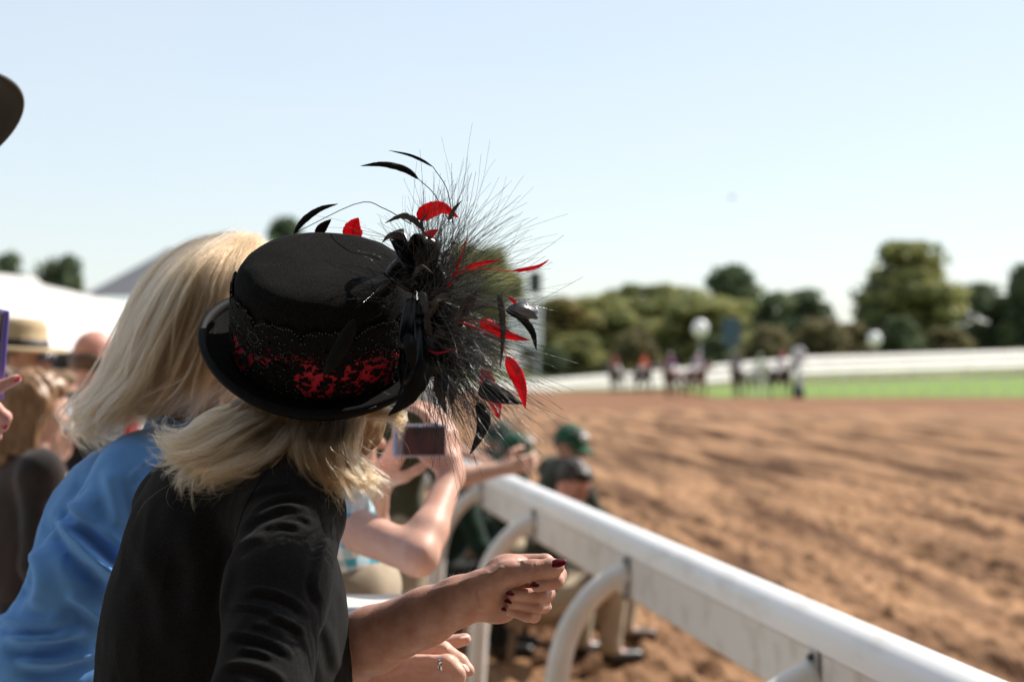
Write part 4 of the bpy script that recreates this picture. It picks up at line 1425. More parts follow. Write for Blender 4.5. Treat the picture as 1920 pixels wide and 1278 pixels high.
def person(J, label, cat='person', group=None, skin=None, top=None, sleeve=2.0, bottom=None, shorts=False, hair=None, hairmat_=None, shoes=None, hands=None, h=0.011, capd=None, face=True, extra_body=(), top_extra=(), ease=0.014, hem=.10, skip_arm=(), armw=1.0):
    """body is one continuous surface (hands at a finer grain); clothes, hair and shoes are its parts"""
    skin = skin or M_skin
    t = empty('person', J['o'], label, cat, group)
    hp, HP, HR = head_prims(J)
    body = torso_prims(J, .93) + hp
    for sd in 'RL':
        if sd not in skip_arm: body += arm_prims(J, sd, armw)
        body += leg_prims(J, sd) + [cap(J['an' + sd], J['toe' + sd], .034, .026, .02)]
    parts = [sdf_mesh(body, h)]
    for sd in 'RL':
        if sd in skip_arm: continue
        hd = (hands or {}).get(sd)
        ad = nrm(J['wr' + sd] - J['el' + sd])
        if hd is None: hd = dict(d=ad + J['f'] * .2, n=-J['r'] * (1 if sd == 'R' else -1), curl=.45)
        hd = dict(hd); dd = hd.pop('d'); n_ = hd.pop('n')
        parts.append(sdf_mesh([cap(J['wr' + sd] - ad * .05, J['wr' + sd], .029 * J['s'] * armw, .025 * J['s'], .01)] + hand_prims(J['wr' + sd], np.asarray(dd, float), np.asarray(n_, float), s=J['s'], mirror=(1 if sd == 'R' else -1), **hd), .0042))
    for e in extra_body: parts.append(e)
    v, q = joined(parts)
    mobj('body', v, q, skin, t)
    if top is not None:
        s = J['s']
        tp = grow(torso_prims(J, 1.0), ease)
        tp.append(cap(J['neck'] - V3(0, 0, .05), J['neck'] - V3(0, 0, .015), .075 * s, .066 * s, .02))
        for sd in 'RL':
            if sd in skip_arm: continue
            S, E, Wr = J['sh' + sd], J['el' + sd], J['wr' + sd]
            if sleeve <= 1:
                tp.append(cap(S, S + (E - S) * sleeve, .064 * s, (.064 - .012 * sleeve) * s, .03))
            else:
                tp += [cap(S, E, .064 * s, .054 * s, .03), cap(E, E + (Wr - E) * (sleeve - 1), .054 * s, .042 * s, .02)]
        tp += list(top_extra)
        v, q = sdf_mesh(tp, h, [(J['pel'] - V3(0, 0, hem), (0, 0, -1))])
        nn = vnormals(v, q)
        v = v + nn * (0.007 * fbm(v * np.array([9, 9, 5]) + J['o'] * 3, 3))[:, None]
        mobj('top', v, q, top, t)
    if bottom is not None:
        bp = []
        for sd in 'RL':
            K = J['kn' + sd]; A = J['an' + sd]
            bp.append(cap(J['hip' + sd], K, .100 * J['s'], .074 * J['s'], .03))
            if not shorts: bp.append(cap(K, A + (K - A) * .05, .074 * J['s'], .062 * J['s'], .02))
        bp.append(ell(J['pel'], np.array([.172, .128, .12]) * J['s'], np.stack([J['r'], J['f'], J['u']], 1), .05))
        v, q = sdf_mesh(bp, h)
        v = v + vnormals(v, q) * (0.006 * fbm(v * np.array([10, 10, 6]), 3))[:, None]
        mobj('shorts' if shorts else 'trousers', v, q, bottom, t)
    for sd in 'RL':
        a, b = J['an' + sd], J['toe' + sd]
        sobj('shoe', [cap(a + V3(0, 0, -.035), b + V3(0, 0, .008), .044, .040, .02), cap(a, a + V3(0, 0, -.03), .047, .046, .02)], .012, shoes or M_shoe, t)
    s = J['s']
    if hair in ('short', 'long', 'bun'):
        pr = [ell(HP(0, -.028, .035), np.array([.084, .088, .092]) * s, HR, .02), ell(HP(0, .02, .075), np.array([.07, .06, .04]) * s, HR, .02)]
        if hair == 'long':
            pr += [cap(HP(0, -.06, 0), HP(0, -.085, -.16), .075 * s, .05 * s, .04)] + [cap(HP(k * .07, -.02, .02), HP(k * .075, -.03, -.15), .035 * s, .03 * s, .03) for k in (-1, 1)]
        v, q = sdf_mesh(pr, .006)
        v = v + vnormals(v, q) * (.006 * fbm(v * np.array([70, 70, 12]), 3))[:, None]
        mobj('hair', v, q, hairmat_, t)
    if face:
        for k in (-1, 1):
            sobj('eye', [ell(HP(k * .031, .078, .006), (.013 * s, .008 * s, .008 * s), HR, .001)], .003, M_eye, t)
        sobj('lips', [ell(HP(0, .0905, -.055), (.022 * s, .006 * s, .008 * s), HR, .001)], .003, M_lips, t)
    if capd:
        cm, bm_ = capd['mat'], capd.get('bill', capd['mat'])
        v, q = sdf_mesh([ell(HP(0, -.012, .045), np.array([.088, .103, .082]) * s, HR, .01)], .006, [(HP(0, 0, .035), -HR[:, 2])])
        c = mobj('cap', v, q, cm, t)
        rows = []
        for u in np.linspace(-1, 1, 33):
            yb = .090 * math.sqrt(1 - (.82 * u) ** 2)
            for w in np.linspace(0, 1, 9):
                x, y = .078 * u * (1 - .05 * w), yb - .012 + w * (.004 + .084 * math.sqrt(max(0, 1 - u * u)))
                rows.append(HP(x, y, .040 - 3.2 * x * x - .22 * w * .08))
        v = np.array(rows); i = np.arange(32)[:, None] * 9; j = np.arange(8)[None, :]
        q = np.stack([i + j, i + 9 + j, i + 10 + j, i + 1 + j], -1).reshape(-1, 4)
        so = mobj('bill', v, q, bm_, c).modifiers.new('thick', 'SOLIDIFY'); so.thickness = .004
        if 'logo' in capd:
            lx = capd.get('side', 0.0)
            cc = HP(.02 + lx, .085, .075)
            sobj('emblem', [ell(HP(lx, .0775 if lx == 0 else .055, .082), np.array([.03, .02, .024]) * s, HR, .004)], .004, capd['logo'], c)
    return t, HP, HR


# ---------------------------------------------------------------- hair made of strands
def resample(g, m):
    return smooth_poly(np.array(g, float), m)


def lock_hair(name, guides, nlocks, per, mt, parent, seed=1, m=16, lock_r=0.006, jit=(10, 6, 0.012), wave=0.004, rad=(0.00005, 0.00009), fly=0.06, urange=None, lr=(.72, 1.08), ls0=.62):
    """strands gathered into locks that follow the guide lines (photograph pixels and depth)"""
    r = np.random.RandomState(seed)
    G = np.array([resample(g, m) for g in guides])
    out = []; rads = []
    tt = np.linspace(0, 1, m)
    for k in range(nlocks):
        u = r.uniform(0, len(G) - 1.0001) if urange is None else r.uniform(*urange)
        i = int(u); w = u - i
        c = G[i] * (1 - w) + G[i + 1] * w
        c = c + np.array([r.normal() * jit[0], r.normal() * jit[1], r.normal() * jit[2]]) * (0.5 + 0.6 * tt[:, None])
        L = r.uniform(*lr)
        uu = np.clip(tt * L, 0, 1.2) * (m - 1)
        i0 = np.clip(uu.astype(int), 0, m - 2); w = (uu - i0)[:, None]
        c = c[i0] * (1 - w) + c[i0 + 1] * w
        C = np.array([W(*p) for p in c])
        ph = r.uniform(0, 6.28, 3); am = wave * r.uniform(.4, 1.6)
        C = C + am * np.stack([np.sin(tt * r.uniform(5, 10) + ph[0]), np.sin(tt * 7 + ph[1]), np.sin(tt * r.uniform(4, 9) + ph[2])], -1) * tt[:, None]
        curl = r.normal() * .012
        C = C + np.stack([np.zeros(m), np.zeros(m), np.maximum(tt - .7, 0) * curl * 3], -1)
        ls = r.uniform(ls0, 1.0, per)[:, None] * (m - 1) * tt[None, :]
        j0 = np.clip(ls.astype(int), 0, m - 2); wj = (ls - j0)[..., None]
        CC = C[j0] * (1 - wj) + C[j0 + 1] * wj
        off = r.normal(size=(per, 1, 3)) * lock_r * r.uniform(.5, 1.4)
        taper = (1.0 - 0.55 * tt)[None, :, None]
        S = CC + off * taper
        wob = r.normal(size=(per, 3))
        S = S + (np.sin(tt[None, :, None] * (4 + 3 * r.rand(per, 1, 1)) + 6.28 * r.rand(per, 1, 3)) * 0.0016) * tt[None, :, None]
        f = r.rand(per) < fly
        S[f] += (wob[f][:, None, :] * (tt ** 1.5)[None, :, None]) * 0.016
        out.append(S)
        rads.append(r.uniform(rad[0], rad[1], per))
    P = np.concatenate(out); R = np.concatenate(rads)
    return strands(name, P, np.repeat(R[:, None], m, 1) * np.linspace(1, .25, m)[None], mt, parent)


M_blond = hairmat('blond hair', (0.31, 0.185, 0.088), 0.26, 0.35)
M_blondd = hairmat('dark blond hair', (0.155, 0.09, 0.042), 0.32, 0.30)
M_blond2 = hairmat('ash blond hair', (0.29, 0.19, 0.105), 0.26, 0.38)
M_blondb = mat('blond under-hair', (0.26, 0.165, 0.085), rough=0.6, spec=0.3, col2=(0.17, 0.105, 0.055), nscale=14, aniso=(9, 9, 1), bump=0.5, bscale=40, bdist=0.004)

# ================================================================= woman in black
A = stand(-0.36, 2.06, 55, 1.66)
A['f'] = nrm(V3(.82, .57, 0)); A['r'] = V3(A['f'][1], -A['f'][0], 0)
A.update(pel=V3(-.37, 2.08, GZ + .93), waist=V3(-.362, 2.075, GZ + 1.07), chest=W(425, 1050, 2.07), shR=W(545, 965, 1.945), shL=W(330, 955, 2.19), neck=W(490, 885, 2.09), head=W(572, 790, 2.112))
A['s'] *= .93
A['elR'] = W(492, 1300, 1.75); A['wrR'] = W(560, 1600, 1.93)
A['elL'] = W(535, 1268, 2.19); A['wrL'] = W(880, 1120, 2.05)
A['hf'] = nrm(V3(.42, .90, -.14)); A['hu'] = V3(.10, -.2, 1)

wA = empty('person', A['o'], 'woman in black cardigan and feathered hat, arm stretched out with clenched hand', 'person')
hp, HPA, HRA = head_prims(A)
body = torso_prims(A, .80) + hp + [cap(HPA(0, -.03, -.05), A['neck'], .052, .06, .03)] + arm_prims(A, 'R', .85)
for sd in 'RL': body += leg_prims(A, sd) + [cap(A['an' + sd], A['toe' + sd], .034, .026, .02)]
partsA = [sdf_mesh(body, .008)]
q_ = lambda x, y, D: W(x, y, D)
hand = []
hand += chain([q_(520, 1275, 2.19), q_(640, 1226, 2.15), q_(700, 1199, 2.12), q_(800, 1155, 2.08), q_(862, 1126, 2.055), q_(900, 1112, 2.05)], [.043, .0425, .0405, .034, .0285, .0265], .012)
hand += [ell(q_(938, 1105, 2.070), (.038, .018, .032), None, .014), ell(q_(932, 1138, 2.054), (.026, .016, .020), None, .012),
         cap(q_(905, 1100, 2.040), q_(958, 1076, 2.026), .0195, .0165, .012), ell(q_(955, 1062, 2.05), (.026, .018, .016), None, .012)]
hand += chain([q_(952, 1076, 2.024), q_(998, 1069, 2.016), q_(1034, 1064, 2.014), q_(1046, 1062, 2.016)], [.0150, .0125, .0108, .0080], .006)
hand += chain([q_(960, 1057, 2.065), q_(1022, 1056, 2.055), q_(1046, 1077, 2.040), q_(1042, 1089, 2.020), q_(1008, 1097, 2.012)], [.0125, .0120, .0108, .0098, .0080], .0015)
hand += chain([q_(965, 1085, 2.085), q_(1026, 1112, 2.053), q_(1014, 1116, 2.026), q_(964, 1113, 2.018)], [.012, .0098, .0086, .0074], .0015)
hand += chain([q_(960, 1110, 2.085), q_(1019, 1135, 2.056), q_(1006, 1136, 2.029), q_(960, 1128, 2.021)], [.0115, .0092, .0080, .0070], .0015)
hand += chain([q_(952, 1130, 2.080), q_(1001, 1154, 2.058), q_(988, 1154, 2.034), q_(952, 1143, 2.027)], [.0105, .0086, .0074, .0064], .0015)
hv, hq = sdf_mesh(hand, .0017, smooth=1)
# skin creases at thumb and wrist
hv = folds(hv, hq, [([(1004, 1052), (1006, 1064), (1002, 1078)], 2.2, .0008), ([(1010, 1052), (1012, 1064), (1009, 1077)], 2.0, .0008), ([(1016, 1053), (1017, 1066)], 1.8, .0006),
                    ([(896, 1098), (899, 1120), (905, 1150)], 4, .0012), ([(965, 1046), (978, 1050), (985, 1056)], 3, .001), ([(945, 1058), (930, 1072), (915, 1080)], 5, .0014), ([(900, 1078), (860, 1092), (800, 1112)], 5, .0008)])
partsA.append((hv, hq))
ra = np.random.RandomState(31)
hn = vnormals(hv, hq); hxp, hyp, _ = proj(hv)
cand = np.where((hxp > 640) & (hxp < 880) & (hn[:, 2] > .25))[0]
cand = ra.choice(cand, 900)
ad_ = nrm(W(880, 1120, 2.05) - W(640, 1226, 2.15))
tt_ = np.linspace(0, 1, 5)
FZ = hv[cand][:, None, :] + (hn[cand][:, None, :] * tt_[None, :, None] + (ad_ + ra.normal(size=(900, 3)) * .5)[:, None, :] * (tt_ ** 1.5)[None, :, None]) * ra.uniform(.002, .0048, (900, 1, 1))
v, q = joined(partsA)
mobj('body', v, q, skinmat('woman skin', (0.41, 0.20, 0.142), (0.54, 0.31, 0.235), 0.45), wA)
strands('arm_hair', FZ, np.full(900, .00004), hairmat('arm fuzz', (.55, .40, .25)), wA)
M_nail = mat('dark red nail varnish', (0.14, 0.004, 0.013), rough=0.12, spec=0.7, coat=0.5)


def nail(p, d, n, L, w, parent, mt):
    d = nrm(d); n = nrm(n - d * (n @ d)); s = np.cross(d, n)
    return sobj('fingernail', [ell(p, (w, L, .0016), np.stack([s, d, n], 1), .001)], .0008, mt, parent)


toc = lambda p: nrm(CAM - p)
for px, py, D, ax, ay, nz_, L, w in ((1046, 1055, 2.0045, 1, -.22, (.0, -.80, .55), .0105, .0062), (1003, 1096, 2.0055, -1, .10, (0, -.9, .35), .0062, .0042), (957, 1112, 2.0120, -1, -.10, (0, -.9, .3), .0060, .0040), (953, 1127, 2.0155, -1, -.15, (0, -.9, .3), .0056, .0037), (946, 1142, 2.0225, -1, -.3, (0, -.9, .3), .0046, .0032)):
    p = W(px, py, D)
    d = RT * ax - UP * ay
    n = np.array(nz_) if px == 1046 else toc(p) * .8 + UP * .4
    nail(p, d, n, L, w, wA, M_nail)
M_gold = mat('gold', (0.75, 0.50, 0.18), rough=0.2, metal=1.0)
M_silver = mat('silver', (0.75, 0.75, 0.74), rough=0.18, metal=1.0)
M_stone = mat('clear stone', (0.9, 0.9, 0.88), rough=0.02, spec=1.0)


def ring_obj(c, axis, R, w, mt, parent, name='ring', th=.0012):
    axis = nrm(axis); a = nrm(np.cross(axis, V3(.3, .2, 1))); b = np.cross(axis, a)
    Mx = np.eye(4); Mx[:3, 0] = a; Mx[:3, 1] = b; Mx[:3, 2] = axis; Mx[:3, 3] = c
    mb = MB(); mb.revolve([(R, -w / 2), (R + th, -w / 2 + .0004), (R + th, w / 2 - .0004), (R, w / 2)], 30, Mx, close=True)
    return mb.build(name, mt, parent)


rg = ring_obj(W(1008, 1133, 2.064), W(1014, 1136, 2.058) - W(960, 1110, 2.085), .0118, .003, M_gold, wA)
sobj('stone', [ell(W(1029, 1137, 2.064), (.0035, .0035, .0045), None, .001)], .0008, M_stone, rg)

# cardigan
M_card = mat('black knit', (0.0080, 0.0084, 0.0088), rough=0.95, spec=0.07, col2=(0.0145, 0.0145, 0.015), nscale=420, bump=0.8, bscale=900, bdist=0.0009, sheen=0.04)
tp = []
tp += [ell(W(425, 1075, 2.07), (.128, .115, .17), None, .05), ell(W(405, 1270, 2.08), (.145, .13, .17), None, .06), ell(W(520, 1300, 2.10), (.085, .09, .15), None, .05),
       ell(W(548, 1120, 2.10), (.052, .06, .07), None, .04), ell(V3(-.37, 2.08, GZ + .95), (.16, .145, .14), None, .06)]
tp += [cap(W(480, 905, 2.09), W(535, 955, 1.975), .058, .060, .04), cap(W(480, 905, 2.09), W(345, 955, 2.18), .055, .060, .04), cap(W(505, 880, 2.085), W(470, 930, 2.08), .058, .075, .03)]
tp += [cap(W(546, 965, 1.955), W(520, 1120, 1.865), .060, .054, .022), cap(W(520, 1120, 1.865), W(488, 1315, 1.755), .054, .050, .02), cap(W(488, 1315, 1.755), W(560, 1600, 1.93), .049, .036, .02)]
tp += [cap(W(345, 960, 2.19), W(440, 1180, 2.28), .058, .05, .03), cap(W(440, 1180, 2.28), W(545, 1268, 2.20), .05, .046, .02)]
v, q = sdf_mesh(tp, .0029, [(V3(0, 0, GZ + .80), (0, 0, -1))], smooth=2)
nn = vnormals(v, q)
v = v + nn * (.0035 * fbm(v * np.array([14, 14, 9]), 3) + .0010 * (1 - 2 * np.abs(vnoise(v * np.array([34, 34, 22])))))[:, None]
FA = [([(440, 1004), (478, 970), (526, 950), (582, 958)], 7, .0042), ([(458, 974), (500, 943), (548, 928), (590, 940)], 6, .0034), ([(492, 992), (530, 980), (572, 990)], 6, .0030), ([(446, 946), (478, 922), (520, 909), (560, 914)], 6, .003),
      ([(436, 1034), (470, 1012), (505, 1006)], 9, .0025), ([(520, 968), (556, 966), (592, 980)], 5, .002),
      ([(456, 1109), (496, 1106), (545, 1124), (586, 1156)], 6, .0044), ([(425, 1134), (480, 1138), (520, 1150)], 5, .0030), ([(500, 1150), (545, 1168), (578, 1192)], 6, .0036), ([(412, 1187), (454, 1190), (510, 1205), (562, 1236)], 6, .0046), ([(440, 1217), (480, 1221), (520, 1236)], 5, .0030), ([(404, 1252), (450, 1245), (500, 1256), (548, 1286)], 7, .0042), ([(470, 1168), (510, 1176)], 5, .0018),
      ([(597, 1065), (590, 1100), (606, 1135)], 7, .004), ([(612, 1000), (600, 1040), (598, 1080)], 8, .003),
      ([(250, 1010), (300, 1100), (310, 1220)], 22, .004), ([(340, 960), (370, 1080), (360, 1200)], 24, .004), ([(420, 940), (430, 1010)], 14, .003), ([(600, 1150), (620, 1200), (640, 1278)], 10, .003), ([(438, 1000), (425, 1080), (405, 1180)], 9, .003)]
v = folds(v, q, FA)
card = mobj('cardigan', v, q, M_card, wA)
# shoulder seam as a fine raised line
x_, y_, D_ = proj(v)
seam = []
for px_, py_ in smooth_poly([(500, 884), (484, 905), (462, 945), (446, 990), (436, 1050)], 60):     # armhole seam laid on the cloth
    dd = np.hypot(x_ - px_, y_ - py_) + np.where(D_ > 2.1, 50, 0)
    k_ = np.argsort(dd)[:4]
    seam.append(v[k_].mean(0) + nrm(CAM - v[k_[0]]) * .0004)
seam = lap(np.array(seam), np.zeros((0, 4), int), 0)
sm = np.array(seam); sm[1:-1] = (sm[:-2] + sm[1:-1] + sm[2:]) / 3
mb = MB(); mb.tube(sm, .0011, 6); mb.build('seam', M_card, card)
# trousers, shoes
bp = []
for sd in 'RL': bp += [cap(A['hip' + sd], A['kn' + sd], .100, .075, .03), cap(A['kn' + sd], A['an' + sd] + V3(0, 0, .02), .075, .062, .02)]
bp.append(ell(A['pel'] - V3(0, 0, .03), (.165, .14, .13), None, .05))
sobj('trousers', bp, .012, cloth('charcoal trousers', (.02, .02, .022)), wA)
for sd in 'RL':
    a, b = A['an' + sd], A['toe' + sd]
    sobj('shoe', [cap(a + V3(0, 0, -.035), b + V3(0, 0, .008), .044, .040, .02)], .012, M_shoe, wA)
for k in (-1, 1):
    sobj('eye', [ell(HPA(k * .031, .078, .006), (.013, .008, .008), HRA, .001)], .003, M_eye, wA)
sobj('lips', [ell(HPA(0, .0905, -.055), (.022, .006, .008), HRA, .001)], .003, M_lips, wA)
# sunglasses
M_lens = mat('brown tinted lens', (0.06, 0.03, 0.016), rough=0.35, spec=0.25, col2=(0.10, 0.052, 0.028), nscale=300)
M_frame = mat('gold wire frame', (0.55, 0.36, 0.12), rough=0.3, metal=0.9)
gl = None
for k in (-1, 1):
    c = HPA(k * .034, .100, .002)
    nrmv = nrm(HRA[:, 1] + HRA[:, 0] * k * .35)
    sdv = nrm(np.cross(nrmv, HRA[:, 2]))
    o = sobj('sunglasses' if gl is None else 'lens', [ell(c, (.029, .024, .0022), np.stack([sdv, HRA[:, 2], nrmv], 1), .001)], .0016, M_lens, wA if gl is None else gl)
    if gl is None: gl = o
    mb = MB(); mb.tube([HPA(k * .062, .085, .006), HPA(k * .078, .04, .008), HPA(k * .080, -.01, .002)], .0016, 6); mb.build('temple', M_frame, gl)
    mb = MB(); a = np.linspace(0, 2 * math.pi, 25); mb.tube([c + sdv * .0292 * math.cos(x) + HRA[:, 2] * .0242 * math.sin(x) for x in a], .0011, 5, cap=False); mb.build('rim', M_frame, gl)

# hair: an under-layer and strands blown to the left
pr = [ell(W(598, 752, 2.10), (.086, .086, .088), None, .02), cap(W(545, 815, 2.03), W(430, 832, 2.02), .030, .017, .03), cap(W(600, 832, 2.0), W(606, 885, 1.995), .030, .026, .03), cap(W(650, 826, 2.01), W(648, 880, 2.01), .022, .014, .02), cap(W(480, 790, 2.06), W(400, 805, 2.06), .030, .016, .03), cap(W(535, 825, 2.07), W(535, 860, 2.07), .045, .036, .03)]
v, q = sdf_mesh(pr, .004)
v = v + vnormals(v, q) * (.004 * fbm(v * np.array([60, 60, 20]), 3))[:, None]
hairA = mobj('hair', v, q, M_blondb, wA)
GL = [[(470, 752, 2.09), (430, 772, 2.05), (394, 783, 2.04), (344, 812, 2.04), (305, 812, 2.04), (296, 800, 2.04)],
      [(490, 762, 2.07), (450, 785, 2.02), (400, 815, 2.01), (350, 838, 2.01), (308, 836, 2.01), (300, 822, 2.01)],
      [(526, 776, 2.05), (470, 798, 2.0), (420, 826, 1.985), (367, 856, 1.98), (318, 860, 1.98), (298, 842, 1.985)],
      [(539, 780, 2.04), (490, 812, 1.985), (440, 842, 1.97), (394, 872, 1.965), (346, 874, 1.965), (329, 905, 1.97), (344, 921, 1.975)],
      [(550, 782, 2.03), (505, 828, 1.975), (460, 858, 1.96), (412, 888, 1.955), (380, 896, 1.955), (400, 884, 1.955)],
      [(560, 784, 2.03), (530, 819, 1.975), (494, 856, 1.955), (449, 880, 1.95), (392, 898, 1.95), (372, 912, 1.95)],
      [(570, 785, 2.03), (545, 822, 1.97), (515, 852, 1.95), (478, 872, 1.945), (440, 876, 1.945)]]
GR = [[(580, 784, 2.03), (560, 812, 1.965), (549, 851, 1.945), (574, 897, 1.94), (612, 930, 1.945)],
      [(602, 785, 2.025), (580, 828, 1.955), (584, 874, 1.935), (606, 905, 1.935), (624, 925, 1.94)],
      [(632, 785, 2.025), (620, 828, 1.955), (628, 874, 1.94), (640, 905, 1.94), (650, 930, 1.945)],
      [(655, 783, 2.03), (650, 828, 1.965), (646, 870, 1.955), (682, 897, 1.96), (704, 908, 1.96), (684, 926, 1.96)],
      [(672, 780, 2.035), (660, 806, 1.975), (654, 848, 1.96), (682, 880, 1.965), (703, 905, 1.97), (690, 928, 1.97)]]
lock_hair('strands', GL, 120, 30, M_blondd, hairA, seed=2, lock_r=.0036, jit=(7, 6, .016), wave=.006, fly=.04, lr=(.75, 1.05), rad=(.00010, .00018))
lock_hair('strands', GL, 115, 24, M_blond, hairA, seed=3, lock_r=.0019, jit=(9, 7, .012), wave=.007, fly=.04, lr=(.85, 1.15), rad=(.00012, .00024))
lock_hair('strands', GL, 40, 4, M_blond, hairA, seed=4, lock_r=.0015, jit=(16, 14, .012), wave=.014, fly=.2, lr=(.9, 1.2), rad=(.00012, .0002))
lock_hair('strands', GR, 100, 30, M_blondd, hairA, seed=6, lock_r=.0036, jit=(8, 6, .014), wave=.006, fly=.05, lr=(.75, 1.05), rad=(.00010, .00018))
lock_hair('strands', GR, 95, 24, M_blond, hairA, seed=7, lock_r=.0020, jit=(9, 7, .010), wave=.008, fly=.06, lr=(.8, 1.2), rad=(.00012, .00024))
lock_hair('strands', GR, 34, 5, M_blond, hairA, seed=8, lock_r=.0018, jit=(18, 12, .010), wave=.016, fly=.4, lr=(.9, 1.2), rad=(.00012, .0002))
lock_hair('strands', [[(690, 776, 2.02), (722, 774, 1.99), (748, 786, 1.98), (744, 804, 1.98), (722, 806, 1.98)], [(700, 772, 2.02), (735, 772, 1.99), (758, 782, 1.98), (752, 800, 1.98), (735, 802, 1.985)]], 16, 30, M_blond, hairA, seed=5, lock_r=.003, jit=(6, 5, .008), wave=.004, rad=(.00012, .0002))

# ================================================================= woman in blue
Bq = stand(-0.55, 2.62, 50, 1.78)
Bq['f'] = nrm(V3(.8, .6, 0)); Bq['r'] = V3(Bq['f'][1], -Bq['f'][0], 0)
Bq.update(pel=V3(-.62, 2.62, GZ + .98), waist=V3(-.60, 2.62, GZ + 1.12), chest=W(255, 1020, 2.62), shR=W(285, 915, 2.47), shL=W(450, 910, 2.78), neck=W(370, 835, 2.64), head=W(415, 625, 2.63))
Bq['head'] = W(412, 640, 2.63)
Bq['elR'] = W(95, 1235, 2.46); Bq['wrR'] = W(330, 1420, 2.55)
Bq['elL'] = W(560, 1225, 2.62); Bq['wrL'] = W(690, 1283, 2.30)
Bq['hf'] = nrm(V3(.8, .6, -.05)); Bq['hu'] = V3(0, 0, 1)
wB = empty('person', Bq['o'], 'woman with blond bob in a blue cotton shirt, standing behind the woman in black', 'person')
hpB, HPB, HRB = head_prims(Bq)
body = torso_prims(Bq, .82) + hpB + arm_prims(Bq, 'R', .9)
body += [cap(Bq['shL'], Bq['elL'], .05, .042, .03)]
for sd in 'RL': body += leg_prims(Bq, sd) + [cap(Bq['an' + sd], Bq['toe' + sd], .034, .026, .02)]
partsB = [sdf_mesh(body, .010)]
# the ringed hand under the forearm of the woman in black: back of the hand up, fingers to the right
wr = W(694, 1280, 2.30)
hb = chain([Bq['elL'], W(640, 1292, 2.42), wr], [.042, .035, .027], .012)
hb += [ell(W(752, 1252, 2.27), (.046, .022, .034), nrm(np.eye(3)), .016)] if False else [ell(W(752, 1252, 2.27), (.044, .020, .032), None, .016)]
K = lambda *p: [W(*x) for x in p]
hb += [cap(wr, W(760, 1225, 2.27), .024, .014, .012), cap(wr, W(780, 1262, 2.25), .024, .015, .012), cap(W(720, 1275, 2.27), W(790, 1285, 2.25), .02, .014, .012)]
hb += chain(K((775, 1222, 2.27), (830, 1218, 2.265), (862, 1240, 2.25), (878, 1256, 2.245)), [.0130, .0118, .0105, .0085], .004)
hb += chain(K((785, 1245, 2.25), (838, 1243, 2.235), (858, 1262, 2.235), (862, 1290, 2.24)), [.0125, .0118, .0108, .009], .004)
hb += chain(K((785, 1268, 2.245), (832, 1272, 2.23), (850, 1300, 2.235)), [.0122, .0115, .010], .004)
hb += chain(K((780, 1290, 2.25), (820, 1300, 2.235), (835, 1325, 2.24)), [.0112, .010, .009], .004)
hb += chain(K((740, 1238, 2.31), (790, 1212, 2.32), (835, 1206, 2.315), (872, 1198, 2.31)), [.016, .0125, .0112, .0085], .006)
hbv, hbq = sdf_mesh(hb, .0022)
hbv = folds(hbv, hbq, [([(770, 1232), (800, 1230), (815, 1228)], 4, .0012), ([(776, 1256), (800, 1258), (820, 1256)], 4, .0012), ([(700, 1262), (735, 1248), (765, 1236)], 5, .0014), ([(705, 1275), (745, 1266), (775, 1258)], 5, .0012), ([(835, 1210), (838, 1222)], 3, .001), ([(730, 1262), (726, 1275)], 3, .001)])
partsB.append((hbv, hbq))
v, q = joined(partsB)
mobj('body', v, q, M_skin, wB)
ring_obj(W(832, 1245, 2.2365), W(838, 1243, 2.235) - W(785, 1245, 2.25), .0119, .0065, M_silver, wB)
ring_obj(W(706, 1276, 2.295), W(740, 1250, 2.28) - wr, .030, .004, M_silver, wB, 'bracelet', .002)
M_nailp = mat('pale nail', (0.75, 0.52, 0.45), rough=0.15, spec=0.6)
nail(W(874, 1252, 2.236), RT * .6 - UP * .7, V3(.4, -.5, .7), .0065, .0048, wB, M_nailp)
nail(W(870, 1194, 2.303), RT * 1 + UP * .15, V3(0, -.2, 1), .0070, .0050, wB, M_nailp)

M_blue = mat('blue cotton', (0.14, 0.335, 0.69), rough=0.9, spec=0.06, col2=(0.135, 0.335, 0.72), nscale=6, bump=0.35, bscale=900, bdist=0.0005, sheen=0.15)
tp = [ell(W(262, 1030, 2.62), (.155, .125, .17), None, .05), ell(W(205, 1250, 2.63), (.165, .14, .18), None, .06), ell(V3(-.62, 2.62, GZ + .98), (.18, .15, .16), None, .06), ell(W(390, 1100, 2.66), (.09, .08, .12), None, .05),
      cap(W(275, 905, 2.49), W(440, 895, 2.78), .066, .066, .04), cap(W(285, 905, 2.48), W(365, 840, 2.62), .060, .058, .04), cap(W(372, 800, 2.63), W(355, 880, 2.63), .062, .08, .03),
      cap(W(262, 920, 2.475), W(170, 1080, 2.455), .074, .076, .025), cap(W(170, 1080, 2.455), W(85, 1240, 2.46), .076, .078, .03), cap(W(85, 1240, 2.46), W(310, 1405, 2.54), .072, .05, .03),
      cap(W(450, 905, 2.78), W(555, 1220, 2.63), .066, .06, .03), cap(W(555, 1220, 2.63), W(615, 1290, 2.47), .058, .048, .02)]
v, q = sdf_mesh(tp, .0045, [(V3(0, 0, GZ + .80), (0, 0, -1))], smooth=2)
v = v + vnormals(v, q) * (.005 * fbm(v * np.array([9, 9, 7]) + 3, 3) + .0022 * (1 - 2 * np.abs(vnoise(v * np.array([26, 26, 15])))) + .0008 * fbm(v * 60, 2))[:, None]
